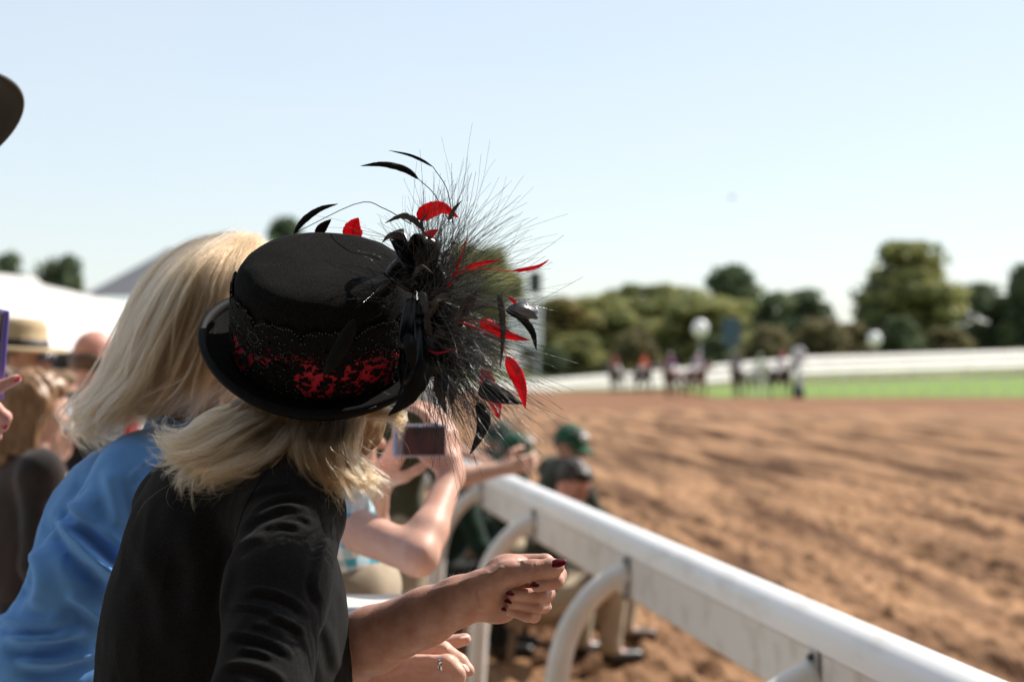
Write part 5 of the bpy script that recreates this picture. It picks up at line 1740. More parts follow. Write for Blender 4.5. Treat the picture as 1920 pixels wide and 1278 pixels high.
FB = [([(95, 948), (134, 1005), (195, 1071), (225, 1120)], 15, .016), ([(110, 930), (160, 965), (215, 1010), (250, 1060)], 16, .010), ([(0, 1192), (67, 1199), (168, 1180)], 13, .012), ([(-20, 1155), (60, 1168), (130, 1160)], 10, .008), ([(168, 1040), (203, 1075), (215, 1110)], 9, .010), ([(20, 1235), (100, 1240), (190, 1215)], 12, .010), ([(201, 870), (221, 943), (228, 1004)], 20, .008), ([(260, 880), (275, 960), (270, 1030)], 18, .006), ([(60, 1020), (80, 1090), (60, 1150)], 18, .009),
      ([(235, 910), (265, 878), (300, 852)], 6, .0035), ([(300, 840), (330, 815), (365, 800)], 8, .004), ([(180, 900), (150, 960), (140, 1010)], 14, .006), ([(120, 1110), (160, 1130), (200, 1170)], 12, .008), ([(330, 850), (320, 900), (325, 960)], 14, .006)]
FB = [(a_, b_, c_ * 1.5) for a_, b_, c_ in FB]
v = folds(v, q, FB)
mobj('shirt', v, q, M_blue, wB)
# collar
cn = W(375, 806, 2.63)
mb = MB()
rows = []
for i in range(41):
    a = math.radians(-40 + 320 * i / 40 + 50)
    dv = V3(math.sin(a), math.cos(a), 0)
    lobe = 1.0
    for rr, zz in ((.064, -.012), (.062, .030), (.066, .038), (.080, .020), (.092, -.012), (.088, -.014)):
        rows.append(cn + dv * rr + V3(0, 0, zz))
v = np.array(rows); m = 6
i = np.arange(40)[:, None] * m; j = np.arange(m - 1)[None, :]
mobj('collar', v, np.stack([i + j, i + m + j, i + m + j + 1, i + j + 1], -1).reshape(-1, 4), M_blue, wB)
bp = []
for sd in 'RL': bp += [cap(Bq['hip' + sd], Bq['kn' + sd], .105, .08, .03), cap(Bq['kn' + sd], Bq['an' + sd] + V3(0, 0, .02), .08, .065, .02)]
bp.append(ell(Bq['pel'] - V3(0, 0, .04), (.17, .145, .13), None, .05))
sobj('trousers', bp, .012, cloth('navy trousers', (.02, .025, .05)), wB)
for sd in 'RL':
    a, b = Bq['an' + sd], Bq['toe' + sd]
    sobj('shoe', [cap(a + V3(0, 0, -.035), b + V3(0, 0, .008), .044, .040, .02)], .012, M_shoe, wB)
for k in (-1, 1):
    sobj('eye', [ell(HPB(k * .031, .078, .006), (.013, .008, .008), HRB, .001)], .003, M_eye, wB)
sobj('lips', [ell(HPB(0, .0905, -.055), (.022, .006, .008), HRB, .001)], .003, M_lips, wB)
pr = [ell(W(415, 600, 2.62), (.105, .105, .108), None, .03), cap(W(385, 605, 2.59), W(275, 735, 2.59), .075, .035, .05), cap(W(420, 620, 2.57), W(350, 740, 2.56), .07, .04, .05), cap(W(440, 640, 2.6), W(420, 740, 2.6), .07, .04, .05), cap(W(345, 640, 2.63), W(250, 740, 2.66), .06, .03, .04)]
v, q = sdf_mesh(pr, .005)
v = v + vnormals(v, q) * (.006 * fbm(v * np.array([40, 40, 12]), 3))[:, None]
hairB = mobj('hair', v, q, M_blondb, wB)
GB = [[(440, 452, 2.66), (350, 468, 2.70), (275, 540, 2.70), (232, 650, 2.68), (190, 735, 2.66), (152, 778, 2.65), (166, 812, 2.65), (190, 806, 2.65)],
      [(440, 450, 2.62), (355, 470, 2.60), (285, 550, 2.58), (238, 655, 2.57), (205, 725, 2.56), (160, 780, 2.56), (172, 812, 2.56), (200, 800, 2.56)],
      [(445, 450, 2.60), (370, 480, 2.54), (310, 565, 2.50), (265, 665, 2.49), (240, 725, 2.49), (190, 775, 2.49), (178, 806, 2.50), (205, 812, 2.51)],
      [(450, 450, 2.58), (385, 490, 2.50), (335, 585, 2.46), (295, 680, 2.455), (270, 735, 2.465), (222, 775, 2.48), (205, 800, 2.49)],
      [(455, 450, 2.57), (400, 500, 2.48), (362, 598, 2.445), (330, 690, 2.445), (300, 740, 2.46), (250, 772, 2.47), (236, 796, 2.48)],
      [(460, 450, 2.565), (420, 505, 2.475), (392, 608, 2.435), (368, 695, 2.44), (335, 745, 2.46), (290, 765, 2.47)],
      [(470, 450, 2.565), (445, 510, 2.475), (422, 615, 2.435), (405, 700, 2.44), (378, 745, 2.46), (350, 770, 2.47)],
      [(480, 452, 2.57), (470, 520, 2.49), (455, 630, 2.46), (442, 715, 2.46), (410, 765, 2.47)],
      [(490, 455, 2.59), (500, 530, 2.53), (490, 640, 2.50), (475, 730, 2.50), (450, 790, 2.50)]]
lock_hair('strands', GB, 230, 34, M_blondd, hairB, ls0=.82, seed=20, m=18, lock_r=.0048, jit=(10, 6, .012), wave=.008, fly=.03, rad=(.00012, .0002))
lock_hair('strands', GB, 180, 24, M_blond2, hairB, ls0=.75, seed=21, m=18, lock_r=.0022, jit=(16, 6, .010), wave=.017, fly=.05, rad=(.00014, .00026), lr=(.75, 1.1))
lock_hair('strands', GB[:4], 100, 26, M_blond2, hairB, ls0=.82, seed=23, m=18, lock_r=.0030, jit=(16, 6, .03), wave=.010, fly=.04, rad=(.00014, .00026))
lock_hair('strands', GB, 40, 5, M_blond2, hairB, seed=25, m=18, lock_r=.002, jit=(26, 10, .01), wave=.020, fly=.4, rad=(.00012, .0002), lr=(.8, 1.15))

# ================================================================= the man with the camera and his neighbours
M_camd = mat('camera black', (0.012, 0.012, 0.013), rough=0.35)
M_cams = mat('camera silver', (0.35, 0.33, 0.40), rough=0.3, metal=0.6)
M_scr = mat('camera screen', (0.03, 0.015, 0.015), rough=0.15, spec=0.6, col2=(0.10, 0.03, 0.03), nscale=40)


def plaid():
    m = mat('white and turquoise check', (0.80, 0.82, 0.82), rough=0.85, spec=0.2)
    nt = m.node_tree
    b = nt.nodes['Principled BSDF']
    tc = nt.nodes['Texture Coordinate']
    cols = []
    for d, sc in (('X', 22), ('Z', 20)):
        w = nt.nodes.new('ShaderNodeTexWave'); w.bands_direction = d; w.inputs['Scale'].default_value = sc / 6.28 * 2.2; w.wave_profile = 'SIN'
        nt.links.new(tc.outputs['Object'], w.inputs['Vector'])
        r = nt.nodes.new('ShaderNodeMath'); r.operation = 'GREATER_THAN'; r.inputs[1].default_value = 0.62
        nt.links.new(w.outputs['Fac'], r.inputs[0]); cols.append(r)
    ad = nt.nodes.new('ShaderNodeMath'); ad.operation = 'ADD'
    nt.links.new(cols[0].outputs[0], ad.inputs[0]); nt.links.new(cols[1].outputs[0], ad.inputs[1])
    hf = nt.nodes.new('ShaderNodeMath'); hf.operation = 'MULTIPLY'; hf.inputs[1].default_value = 0.5
    nt.links.new(ad.outputs[0], hf.inputs[0])
    cr = nt.nodes.new('ShaderNodeValToRGB')
    cr.color_ramp.elements[0].color = (.82, .83, .82, 1); cr.color_ramp.elements[1].color = (.06, .38, .52, 1)
    nt.links.new(hf.outputs[0], cr.inputs['Fac']); nt.links.new(cr.outputs[0], b.inputs['Base Color'])
    return m


J = stand(-0.36, 3.36, 55, 1.66)
J.update(pel=W(618, 1100, 3.40), waist=W(585, 1065, 3.40), chest=W(555, 995, 3.40), neck=W(610, 905, 3.36), shR=W(628, 975, 3.22), shL=W(580, 950, 3.55), head=W(622, 815, 3.36))
J['elR'] = W(784, 1042, 3.06); J['wrR'] = W(846, 893, 3.22)
J['elL'] = W(690, 1010, 3.62); J['wrL'] = W(712, 905, 3.46)
J['hf'] = nrm(V3(.9, .45, 0))
J['r'] = V3(J['f'][1], -J['f'][0], 0)
camc = W(786, 826, 3.13)
pC, _, _ = person(J, 'person in white and turquoise checked top holding up a small camera', armw=.86, skin=skinmat('freckled skin', (.60, .32, .235), (.64, .39, .30)), top=plaid(), sleeve=0.10, bottom=cloth('khaki cotton', (.40, .33, .24)), shorts=True, hem=-.045, hair='short', hairmat_=M_blondb, h=.010,
                  hands={'R': dict(d=V3(-.16, .12, 1), n=V3(-.75, .66, 0), curl=.42, thumb=.5), 'L': dict(d=V3(.45, -.25, .85), n=V3(.9, .35, .1), curl=.45, thumb=.6)})
ct = empty('compact_camera', camc, 'small dark compact camera with silver edge held up above the rail', 'camera')
ay = nrm(V3(-.15, 1, .0)); axx = nrm(np.cross(ay, V3(0, 0, 1))); Rm = np.stack([axx, ay, np.cross(axx, ay)], 1)
mb = MB(); mb.box(camc, (.098, .022, .060), Rm); mb.build('body', M_cams, ct, False, bevel=.005)
mb = MB(); mb.box(camc - ay * .0125 + axx * .008, (.078, .004, .052), Rm); mb.build('screen', M_scr, ct, False, bevel=.001)
mb = MB(); mb.tube([camc + ay * .01, camc + ay * .032], .021, 20); mb.build('lens', M_camd, ct)
mb = MB(); mb.tube([camc + Rm[:, 2] * .029 + axx * .03, camc + Rm[:, 2] * .034 + axx * .03], .006, 12); mb.build('shutter_button', M_cams, ct)

M_olive = cloth('olive jacket', (.075, .075, .045))
M_whitec = cloth('white cotton', (.75, .75, .74))
M_brownh = mat('brown hair', (.075, .04, .022), rough=.5, col2=(.14, .075, .035), nscale=30, aniso=(6, 6, 1))
M_darkh = mat('dark hair', (.018, .013, .010), rough=.5, col2=(.035, .025, .018), nscale=30, aniso=(6, 6, 1))
J = stand(-.44, 6.3, 60, 1.60)
J['elR'] = J['shR'] + V3(.12, .05, -.24); J['wrR'] = J['elR'] + V3(.2, .02, .04)
person(J, 'person in an olive jacket standing beyond the camera holder', top=M_olive, sleeve=1.0, bottom=cloth('tan trousers', (.38, .31, .22)), hair='short', hairmat_=M_brownh, shoes=M_shoeb)
J = stand(-.66, 9.35, 82, 1.70, lean=math.radians(26))
for sd, k in (('R', 1), ('L', -1)):
    tgt = rail_pt(9.15 - k * .18, -.02, ZT + .035)
    J['elbow'] = None
    J['wr' + sd] = tgt + V3(-.10, 0, .03); J['el' + sd] = (J['sh' + sd] + J['wr' + sd]) / 2 + V3(-.02, -.03 * k, -.12)
del J['elbow']
person(J, 'person in a white shirt leaning both forearms on the rail near the green caps', skin=M_skin, top=M_whitec, sleeve=1.0, bottom=cloth('grey trousers', (.10, .10, .11)), hair='short', hairmat_=M_brownh,
       hands={'R': dict(d=V3(1, .25, -.15), n=V3(0, 0, -1), curl=.5), 'L': dict(d=V3(1, -.25, -.15), n=V3(0, 0, -1), curl=.5)})

# ================================================================= crew with green caps, sitting on low stools on the track side
M_cap = cloth('dark green cap cotton', (.012, .085, .045))
M_capd = cloth('deep green cap cotton', (.010, .045, .028))
M_emb = mat('white embroidery', (.80, .80, .78), rough=.8, bump=.5, bscale=300)
M_crew = cloth('dark olive work jacket', (.032, .036, .022))
M_crewg = cloth('dark green work jacket', (.012, .035, .024))
M_khaki = cloth('khaki work trousers', (.46, .38, .27))
M_wood = mat('worn wood', (.22, .14, .08), rough=.8, col2=(.30, .20, .12), nscale=8, aniso=(1, 6, 1))


def stool(c, z, label):
    t = empty('stool', (c[0], c[1], 0), label, 'stool', 'low stools of the crew')
    mb = MB(); mb.box((c[0], c[1], z - .02), (.34, .28, .04)); mb.build('seat', M_wood, t, False, bevel=.008)
    for sx in (-1, 1):
        for sy in (-1, 1):
            mb = MB(); mb.tube([V3(c[0] + sx * .12, c[1] + sy * .09, z - .035), V3(c[0] + sx * .16, c[1] + sy * .12, -.06)], .018, 8); mb.build('leg', M_wood, t)


def crew(px, py, D, face, sit, h, label, lean=.15, look=None, **kw):
    hd = W(px, py, D)
    J = stand(0, 0, face, h, z0=0.0, lean=lean, sit=sit)
    sh = V3(hd[0] - J['head'][0], hd[1] - J['head'][1], 0)
    for k in J:
        if isinstance(J[k], np.ndarray) and k not in ('f', 'r', 'u', 'hf', 'hu'): J[k] = J[k] + sh
    J['head'] = J['head'] * V3(1, 1, 0) + V3(0, 0, hd[2])
    J['neck'] = J['neck'] * .6 + (J['head'] - V3(0, 0, .155)) * .4
    for sd, k in (('R', 1), ('L', -1)):
        J['el' + sd] = J['sh' + sd] + J['f'] * .10 + J['r'] * k * .06 - V3(0, 0, .25)
        J['wr' + sd] = J['kn' + sd] + V3(0, 0, .10) - J['f'] * .06 - J['r'] * k * .03
    if look is not None: J['hf'] = nrm(look)
    st = J['pel'] - V3(0, 0, 0)
    stool(st, max(.2, J['pel'][2] - .135), kw.pop('stool'))
    return person(J, label, group='crew in green caps beside the rail', h=.012, **kw)


crew(1071, 838, 10.0, 70, .50, 1.78, 'crew member in green cap with white emblem, sitting nearest the open track', top=M_crew, bottom=M_khaki, skin=M_skint, shoes=M_shoeb, hair='short', hairmat_=M_darkh, capd=dict(mat=M_cap, logo=M_emb), look=V3(.55, -.55, -.25), stool='low wooden stool under the crew member with the white emblem cap')
crew(1076, 905, 9.25, 60, .36, 1.70, 'bareheaded dark haired crew member bent low behind the rail', lean=.35, top=M_crew, bottom=M_khaki, skin=M_skinp, hair='short', hairmat_=M_darkh, look=V3(.6, -.5, -.55), stool='low wooden stool under the bareheaded crew member')
crew(968, 850, 10.4, 75, .46, 1.75, 'crew member in green cap facing right behind the rail', top=M_crew, bottom=M_khaki, skin=M_skint, hair='short', hairmat_=M_darkh, capd=dict(mat=M_cap, logo=M_emb), look=V3(.85, -.35, -.15), stool='low wooden stool under the right-facing crew member')
crew(934, 826, 11.2, 60, .50, 1.78, 'crew member in deep green cap, face turned towards the spectators', top=M_crewg, bottom=cloth('black trousers', (.015, .015, .016)), skin=M_skinp, hair='short', hairmat_=M_brownh, capd=dict(mat=M_capd), look=V3(-.55, -.75, -.1), stool='low wooden stool under the crew member in deep green cap')
crew(905, 905, 9.6, 95, .42, 1.70, 'crew member in dark green jacket with white badge, hunched under the rail', lean=.4, top=M_crewg, bottom=cloth('dark work trousers', (.02, .022, .02)), skin=M_skint, hair='short', hairmat_=M_darkh, look=V3(.8, -.3, -.6), capd=dict(mat=M_capd), stool='low wooden stool under the hunched crew member')

# ================================================================= the crowd on the left
M_straw = mat('straw', (.55, .42, .25), rough=.8, col2=(.44, .32, .18), nscale=80, bump=.6, bscale=250)


def crowd(px, py, D, face, label, look=None, arm=None, **kw):
    hd = W(px, py, D)
    h = (hd[2] - GZ) / 1.585 * 1.68
    J = stand(hd[0], hd[1], face, h)
    sh = hd - J['head']
    for k in list(J):
        if isinstance(J[k], np.ndarray) and k not in ('f', 'r', 'u', 'hf', 'hu'): J[k] = J[k] + sh * V3(1, 1, 0)
    if look is not None: J['hf'] = nrm(look)
    if arm:
        for sd in arm:
            J['el' + sd] = W(*arm[sd][0]); J['wr' + sd] = W(*arm[sd][1])
    return person(J, label, group='spectators on the left', **kw)


t, HP, HR = crowd(46, 672, 6.2, 70, 'man in a tan straw hat at the left edge', skin=M_skint, look=V3(.9, -.2, -.05), top=cloth('cream shirt', (.62, .54, .42)), bottom=M_khaki, hair='short', hairmat_=M_brownh)
Mx = np.eye(4); Mx[:3, :3] = HR; Mx[:3, 3] = HP(0, -.01, .045)
mb = MB(); mb.revolve([(.001, .105), (.05, .104), (.074, .095), (.086, .07), (.092, .0), (.105, -.004), (.150, .0), (.165, -.012), (.163, -.016), (.148, -.006), (.09, -.010)], 40, Mx)
sh = mb.build('straw_hat', M_straw, t)
mb = MB(); mb.revolve([(.0935, .0), (.0945, .004), (.0905, .028), (.089, .028)], 40, Mx); mb.build('hat_band', mat('dark band', (.03, .025, .03)), sh)
mb = MB()
for k in (-1, 1):
    sobj('sunglass_lens', [ell(HP(k * .033, .096, .006), (.027, .006, .018), HR, .001)], .003, mat('blue mirror lens', (.02, .02, .10), rough=.1, spec=.8), t)
crowd(72, 765, 4.8, 60, 'brown haired woman in a brown and black coat', look=V3(.8, .5, -.2), top=cloth('brown coat', (.050, .030, .026), (.022, .018, .017), ns=9), bottom=cloth('black skirt', (.02, .02, .02)), hair='long', hairmat_=mat('chestnut hair', (.20, .10, .045), rough=.45, col2=(.30, .17, .08), nscale=25, aniso=(6, 6, 1)))
t, HP, HR = crowd(182, 672, 6.6, 60, 'bald man with sunburnt head in a black jacket', skin=M_skinp, look=V3(.85, .4, -.05), top=cloth('black jacket', (.016, .016, .02)), bottom=cloth('grey slacks', (.12, .12, .12)))
sobj('hair', [ell(HP(0, -.035, -.012), (.080, .075, .048), HR, .02), ell(HP(.05, -.01, -.01), (.030, .05, .04), HR, .02), ell(HP(-.05, -.01, -.01), (.030, .05, .04), HR, .02)], .006, M_brownh, t)
crowd(134, 702, 8.2, 75, 'spectator with dark hair standing between straw hat and bald head', look=V3(.9, -.3, 0), top=M_whitec, sleeve=.5, bottom=M_khaki, hair='short', hairmat_=M_darkh)
crowd(96, 802, 5.2, 65, 'short spectator in pale blue cap and white shirt', look=V3(.8, -.2, -.1), top=M_whitec, bottom=cloth('blue jeans', (.06, .09, .16)), hair='short', hairmat_=M_brownh, capd=dict(mat=cloth('pale blue cotton', (.42, .52, .62))))
crowd(12, 752, 5.4, 60, 'spectator with pale cardigan beside the brown haired woman', look=V3(.8, .4, 0), top=cloth('pale cardigan', (.60, .55, .48)), bottom=cloth('blue jeans', (.06, .09, .16)), hair='long', hairmat_=M_brownh)
crowd(20, 700, 8.5, 70, 'grey haired spectator far back under the tent', look=V3(.9, -.2, 0), top=cloth('grey shirt', (.3, .3, .32)), bottom=M_khaki, hair='short', hairmat_=mat('grey hair', (.35, .34, .33), rough=.6))
crowd(230, 700, 9.5, 60, 'spectator in a red top far back beside the blond hair', look=V3(.9, -.2, 0), top=cloth('red shirt', (.35, .03, .03)), bottom=M_khaki, hair='short', hairmat_=M_darkh)

crowd(112, 742, 7.0, 50, 'blond spectator in a pale pink top behind the brown haired woman', look=V3(.8, .5, 0), top=cloth('pale pink top', (.62, .40, .36)), sleeve=.5, bottom=M_khaki, hair='long', hairmat_=M_blondb)
crowd(150, 735, 9.0, 80, 'spectator in a pale grey shirt left of the bald man', look=V3(.9, -.3, 0), top=cloth('pale grey shirt', (.55, .56, .58)), sleeve=.5, bottom=M_khaki, hair='short', hairmat_=M_brownh)
crowd(60, 712, 11.0, 60, 'spectator in a yellow top far back in the crowd', look=V3(.7, -.6, 0), top=cloth('yellow top', (.65, .50, .18)), sleeve=.5, bottom=M_khaki, hair='short', hairmat_=M_brownh)
crowd(108, 706, 12.5, 40, 'spectator in a white dress far back in the crowd', look=V3(.6, -.7, 0), top=M_whitec, sleeve=.3, bottom=M_whitec, hair='long', hairmat_=M_darkh)

# woman with the phone, just outside the left edge: only her hand reaches into the picture
J = stand(-1.12, 2.95, 15, 1.62)
J['elR'] = W(-150, 900, 2.78); J['wrR'] = W(-62, 792, 2.74)
J['hf'] = nrm(V3(.5, .85, 0))
M_nailr = mat('bright red nail varnish', (.60, .01, .02), rough=.12, spec=.7, coat=.4)
fing = chain([W(-62, 792, 2.74), W(-35, 765, 2.72)], [.024, .022], .012)
fing += chain([W(-40, 750, 2.72), W(-8, 728, 2.70), W(30, 711, 2.70)], [.013, .0105, .0085], .006)
fing += chain([W(-38, 775, 2.72), W(-10, 765, 2.71), W(10, 782, 2.715), W(6, 800, 2.72)], [.013, .011, .0098, .0085], .006)
fing += chain([W(-45, 795, 2.73), W(-18, 798, 2.72), W(-6, 818, 2.725)], [.012, .0102, .0085], .006)
fing += chain([W(-55, 812, 2.74), W(-30, 822, 2.73), W(-20, 836, 2.735)], [.011, .0092, .008], .006)
fing += chain([W(-50, 765, 2.75), W(-28, 735, 2.76), W(-6, 712, 2.765)], [.014, .0115, .0095], .006)
tpw = empty('person', J['o'], 'woman at the left edge whose red-nailed hand holds up a phone', 'person', 'spectators on the left')
hpP, HPP, HRP = head_prims(J)
bd_ = torso_prims(J, .93) + hpP + arm_prims(J, 'R') + arm_prims(J, 'L')
for sd in 'RL': bd_ += leg_prims(J, sd) + [cap(J['an' + sd], J['toe' + sd], .034, .026, .02)]
lh = sdf_mesh(hand_prims(J['wrL'], V3(.1, .1, -1), J['r'], .45, mirror=-1), .0042)
v, q = joined([sdf_mesh(bd_, .011), sdf_mesh(fing, .003), lh])
mobj('body', v, q, M_skinp, tpw)
tp = grow(torso_prims(J), .014) + [cap(J['shR'], J['elR'], .064, .054, .03), cap(J['elR'], J['elR'] * .4 + J['wrR'] * .6, .052, .044, .02), cap(J['shL'], J['elL'], .064, .054, .03), cap(J['elL'], J['wrL'], .05, .04, .02)]
sobj('top', tp, .011, cloth('plum top', (.10, .03, .06)), tpw)
bp = []
for sd in 'RL': bp += [cap(J['hip' + sd], J['kn' + sd], .10, .075, .03), cap(J['kn' + sd], J['an' + sd], .075, .06, .02)]
sobj('trousers', bp + [ell(J['pel'], (.17, .13, .12), None, .05)], .012, cloth('black jeans', (.015, .015, .017)), tpw)
for sd in 'RL': sobj('shoe', [cap(J['an' + sd] - V3(0, 0, .03), J['toe' + sd], .044, .04, .02)], .012, M_shoe, tpw)
pr = [ell(HPP(0, -.028, .035), (.084, .088, .092), HRP, .02), cap(HPP(0, -.06, 0), HPP(0, -.085, -.18), .075, .05, .04)]
sobj('hair', pr, .006, M_brownh, tpw)
for k in (-1, 1): sobj('eye', [ell(HPP(k * .031, .078, .006), (.013, .008, .008), HRP, .001)], .003, M_eye, tpw)
nail(W(31, 710, 2.692), RT * .9 + UP * .4, V3(.1, -.7, .7), .0080, .0062, tpw, M_nailr)
nail(W(9, 796, 2.712), RT * .1 - UP * 1, V3(.3, -.9, .1), .0075, .0060, tpw, M_nailr)
ph = empty('phone', W(2, 660, 2.74), 'phone in a purple case held upright at the left edge', 'phone')
c = W(-12, 662, 2.745)
py_ = nrm(W(14, 592, 2.74) - W(4, 730, 2.745)); pn = nrm(V3(-.86, -.5, .0)); pn = nrm(pn - py_ * (pn @ py_)); pxx = np.cross(py_, pn)
Rm = np.stack([pxx, pn, py_], 1)
mb = MB(); mb.box(c + RT * .008, (.070, .010, .142), Rm); mb.build('case', mat('purple case', (.16, .12, .42), rough=.35), ph, False, bevel=.003)
mb = MB(); mb.box(c + RT * .008 + pn * .006, (.062, .002, .132), Rm); mb.build('screen', mat('dark glass', (.01, .012, .03), rough=.08, spec=.7), ph, False)

# tall man with a dark cap just outside the left edge: the cap's bill reaches into the picture
bt = W(100, 176, 1.62)
J = stand(0, 0, 84, 1.86)
J['hf'] = nrm(V3(.95, -.05, .20)); J['hu'] = V3(-.2, .58, .80)
fv = nrm(J['hf']); uv_ = nrm(J['hu'] - fv * (J['hu'] @ fv))
sh = bt - (J['head'] + fv * .195 * J['s'] + uv_ * .01)
for k in list(J):
    if isinstance(J[k], np.ndarray) and k not in ('f', 'r', 'u', 'hf', 'hu'): J[k] = J[k] + sh * V3(1, 1, 0)
J['head'] = J['head'] + V3(0, 0, sh[2])
M_capg = cloth('grey-brown cap cotton', (.055, .052, .045))
person(J, 'tall man whose grey-brown cap bill juts in at the upper left edge', group='spectators on the left', top=cloth('grey polo', (.16, .16, .17)), sleeve=.5, bottom=cloth('stone trousers', (.3, .27, .22)), hair='short', hairmat_=M_darkh, capd=dict(mat=M_capg))

# ================================================================= horses and riders on the far side
hb_ = []
hb_ += [cap((-.45, 0, 1.22), (.35, 0, 1.20), .29, .28, .08), ell((-.58, 0, 1.27), (.33, .27, .31), None, .08), ell((.45, 0, 1.18), (.27, .23, .33), None, .08),
        cap((.52, 0, 1.34), (.82, 0, 1.62), .22, .155, .08), cap((.82, 0, 1.62), (1.05, 0, 1.86), .155, .11, .05), cap((1.06, 0, 1.86), (1.28, 0, 1.72), .115, .10, .04), cap((1.28, 0, 1.72), (1.52, 0, 1.52), .09, .065, .03)]
for k in (-1, 1):
    hb_ += [cap((1.0, k * .06, 1.95), (1.0, k * .075, 2.07), .035, .012, .02)]
    ph_ = .16 * k
    hb_ += chain([(.45, k * .14, 1.02), (.47 + ph_, k * .14, .58), (.43 + ph_ * .6, k * .13, .16), (.47 + ph_ * .6, k * .13, .05)], [.13, .066, .045, .055], .03)
    hb_ += chain([(-.62, k * .16, 1.15), (-.42 - ph_, k * .16, .82), (-.74 - ph_, k * .15, .52), (-.67 - ph_ * 1.3, k * .14, .15), (-.62 - ph_ * 1.3, k * .14, .05)], [.20, .115, .062, .045, .055], .03)
HV, HQ = sdf_mesh(hb_, .035)
TV, TQ = sdf_mesh(chain([(-.88, 0, 1.38), (-1.0, 0, 1.2), (-1.02, 0, .75), (-1.0, 0, .55)], [.05, .07, .06, .02], .03), .03)
MV, MQ = sdf_mesh([cap((.55, 0, 1.58), (.80, 0, 1.80), .05, .05, .03), cap((.80, 0, 1.80), (1.02, 0, 1.98), .05, .05, .03), cap((1.05, 0, 1.98), (1.18, 0, 1.86), .04, .03, .03)], .025)
CV, CQ = sdf_mesh([ell((-.08, 0, 1.32), (.30, .305, .22), None, .03)], .03, [((0, 0, 1.22), (0, 0, -1))])
# rider: crouched over the withers
JB, JBq = sdf_mesh([ell((.20, 0, 2.33), (.105, .085, .12), None, .03), cap((.16, 0, 2.22), (.08, 0, 2.12), .05, .06, .03), ell((-.02, 0, 1.98), (.16, .17, .17), None, .05), ell((-.14, 0, 1.74), (.14, .16, .13), None, .05)]
                   + sum([chain([(.02, k * .17, 2.07), (.20, k * .22, 1.86), (.42, k * .09, 1.76)], [.055, .045, .035], .02) + [ell((.46, k * .07, 1.75), (.05, .035, .04), None, .02)] + chain([(-.12, k * .12, 1.72), (.20, k * .29, 1.50), (.02, k * .33, 1.12), (.12, k * .33, 1.08)], [.09, .065, .045, .035], .03) for k in (-1, 1)], []), .02)
SV, SQ = sdf_mesh([ell((-.02, 0, 1.98), (.175, .185, .18), None, .05), ell((-.12, 0, 1.80), (.15, .165, .10), None, .05)] + sum([chain([(.02, k * .17, 2.07), (.20, k * .22, 1.86), (.36, k * .12, 1.79)], [.07, .06, .045], .02) for k in (-1, 1)], []), .022)
BV, BQ = sdf_mesh(sum([chain([(-.12, k * .12, 1.72), (.20, k * .29, 1.50), (.06, k * .325, 1.25)], [.10, .076, .056], .03) for k in (-1, 1)], []) + [ell((-.14, 0, 1.72), (.15, .17, .10), None, .05)], .022)
EV, EQ = sdf_mesh([ell((.19, 0, 2.38), (.125, .105, .105), None, .02), ell((.30, 0, 2.36), (.07, .07, .015), None, .02)], .016, [((0, 0, 2.34), (0, 0, -1))])
KV = [sdf_mesh(chain([(.06, k * .325, 1.27), (.02, k * .33, 1.12), (.14, k * .33, 1.07)], [.060, .05, .045], .02), .02) for k in (-1, 1)]
M_mane = mat('black mane', (.012, .010, .009), rough=.6)
M_boot = mat('black boot', (.012, .012, .012), rough=.3)
M_breech = cloth('white breeches', (.75, .74, .72))


def placed(name, V, Q, mt, parent):
    o = mobj(name, V, Q, mt)
    o.parent = parent
    return o


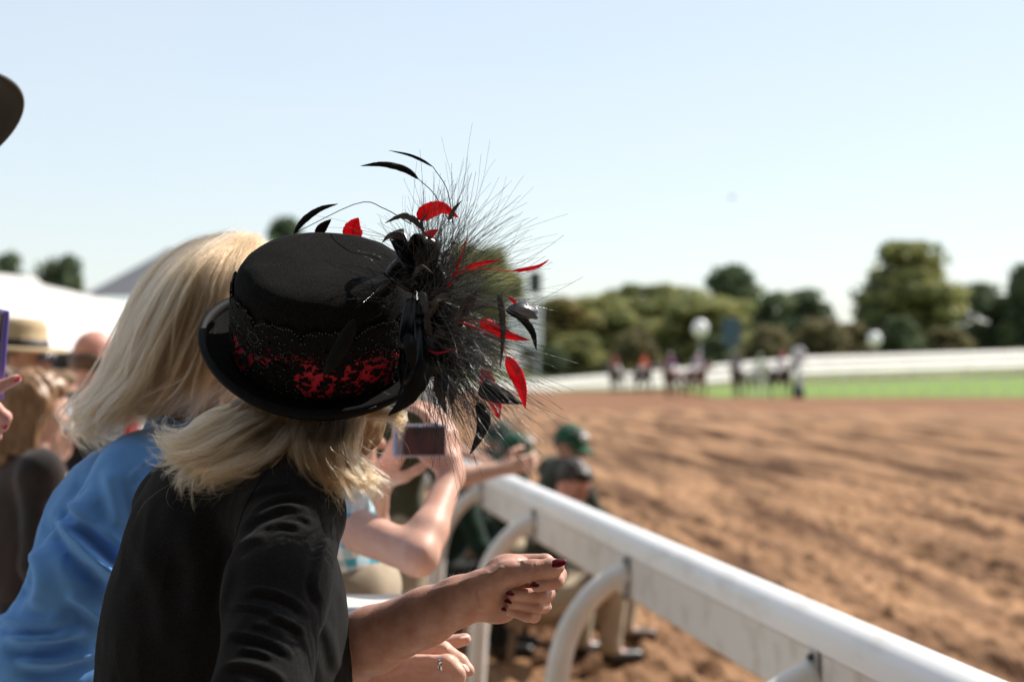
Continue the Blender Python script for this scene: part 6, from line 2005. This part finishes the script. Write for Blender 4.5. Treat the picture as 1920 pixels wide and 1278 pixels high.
def horse_and_rider(px, yfeet, heading, coat, silks, helmet, hlabel, rlabel, clothc):
    D = 1.6 * F / (yfeet - 690)
    p = W(px, yfeet, D)
    rz = math.radians(heading)
    hcoat = mat('horse coat', coat, rough=.45, spec=.4, col2=tuple(c * .6 for c in coat), nscale=2)
    t = empty('horse', (p[0], p[1], -.02), hlabel, 'horse', 'horses on the far track')
    t.rotation_euler.z = rz
    for nm, V, Q, m in (('body', HV, HQ, hcoat), ('tail', TV, TQ, M_mane), ('mane', MV, MQ, M_mane), ('saddle_cloth', CV, CQ, clothc)):
        placed(nm, V, Q, m, t)
    r = empty('person', (p[0], p[1], -.02), rlabel, 'person', 'riders on the far track')
    r.rotation_euler.z = rz
    for nm, V, Q, m in (('body', JB, JBq, M_skin), ('silks', SV, SQ, silks), ('breeches', BV, BQ, M_breech), ('helmet', EV, EQ, helmet), ('boot', *KV[0], M_boot), ('boot', *KV[1], M_boot)):
        placed(nm, V, Q, m, r)


bay, dark, chest = (.10, .05, .028), (.03, .02, .016), (.16, .07, .035)
cl = lambda n, c: cloth(n, c, rough=.6)
white_h = cl('white helmet cover', (.75, .75, .76))
horse_and_rider(1155, 736, 238, dark, cl('dark red silks', (.30, .03, .03)), cl('red helmet', (.35, .03, .03)), 'dark horse at the far left of the field', 'rider in dark red, leftmost of the field', cl('dark cloth', (.05, .045, .06)))
horse_and_rider(1206, 738, 302, dark, cl('orange silks', (.75, .12, .04)), cl('orange helmet', (.75, .10, .04)), 'dark horse under the orange rider', 'rider in bright orange silks and cap', cl('dark cloth', (.05, .045, .06)))
horse_and_rider(1260, 744, 232, bay, cl('purple silks', (.18, .05, .20)), cl('pale helmet', (.55, .45, .45)), 'brown horse under the purple rider', 'rider in purple silks with dull pale cap', cl('pink cloth', (.7, .2, .35)))
horse_and_rider(1306, 746, 300, chest, cl('grey and pink silks', (.42, .36, .48)), white_h, 'chestnut horse under the white-capped rider', 'rider in pale silks with white cap', cl('purple cloth', (.20, .06, .25)))
horse_and_rider(1384, 744, 245, dark, cl('navy silks', (.03, .05, .13)), cl('navy helmet', (.03, .05, .12)), 'dark horse under the navy rider', 'rider in navy silks beneath the blue board', cl('dark cloth', (.05, .045, .06)))
horse_and_rider(1422, 741, 290, (.45, .43, .41), cl('pale green silks', (.40, .55, .42)), cl('mint helmet', (.45, .62, .50)), 'pale grey horse beside the navy rider', 'rider in pale green on the grey horse', M_whitec)
horse_and_rider(1463, 745, 304, dark, cl('white silks', (.6, .58, .62)), cl('pink helmet', (.75, .08, .20)), 'dark horse nearest the grey marker post', 'rider with bright pink cap nearest the grey marker post', cl('dark cloth', (.05, .045, .06)))
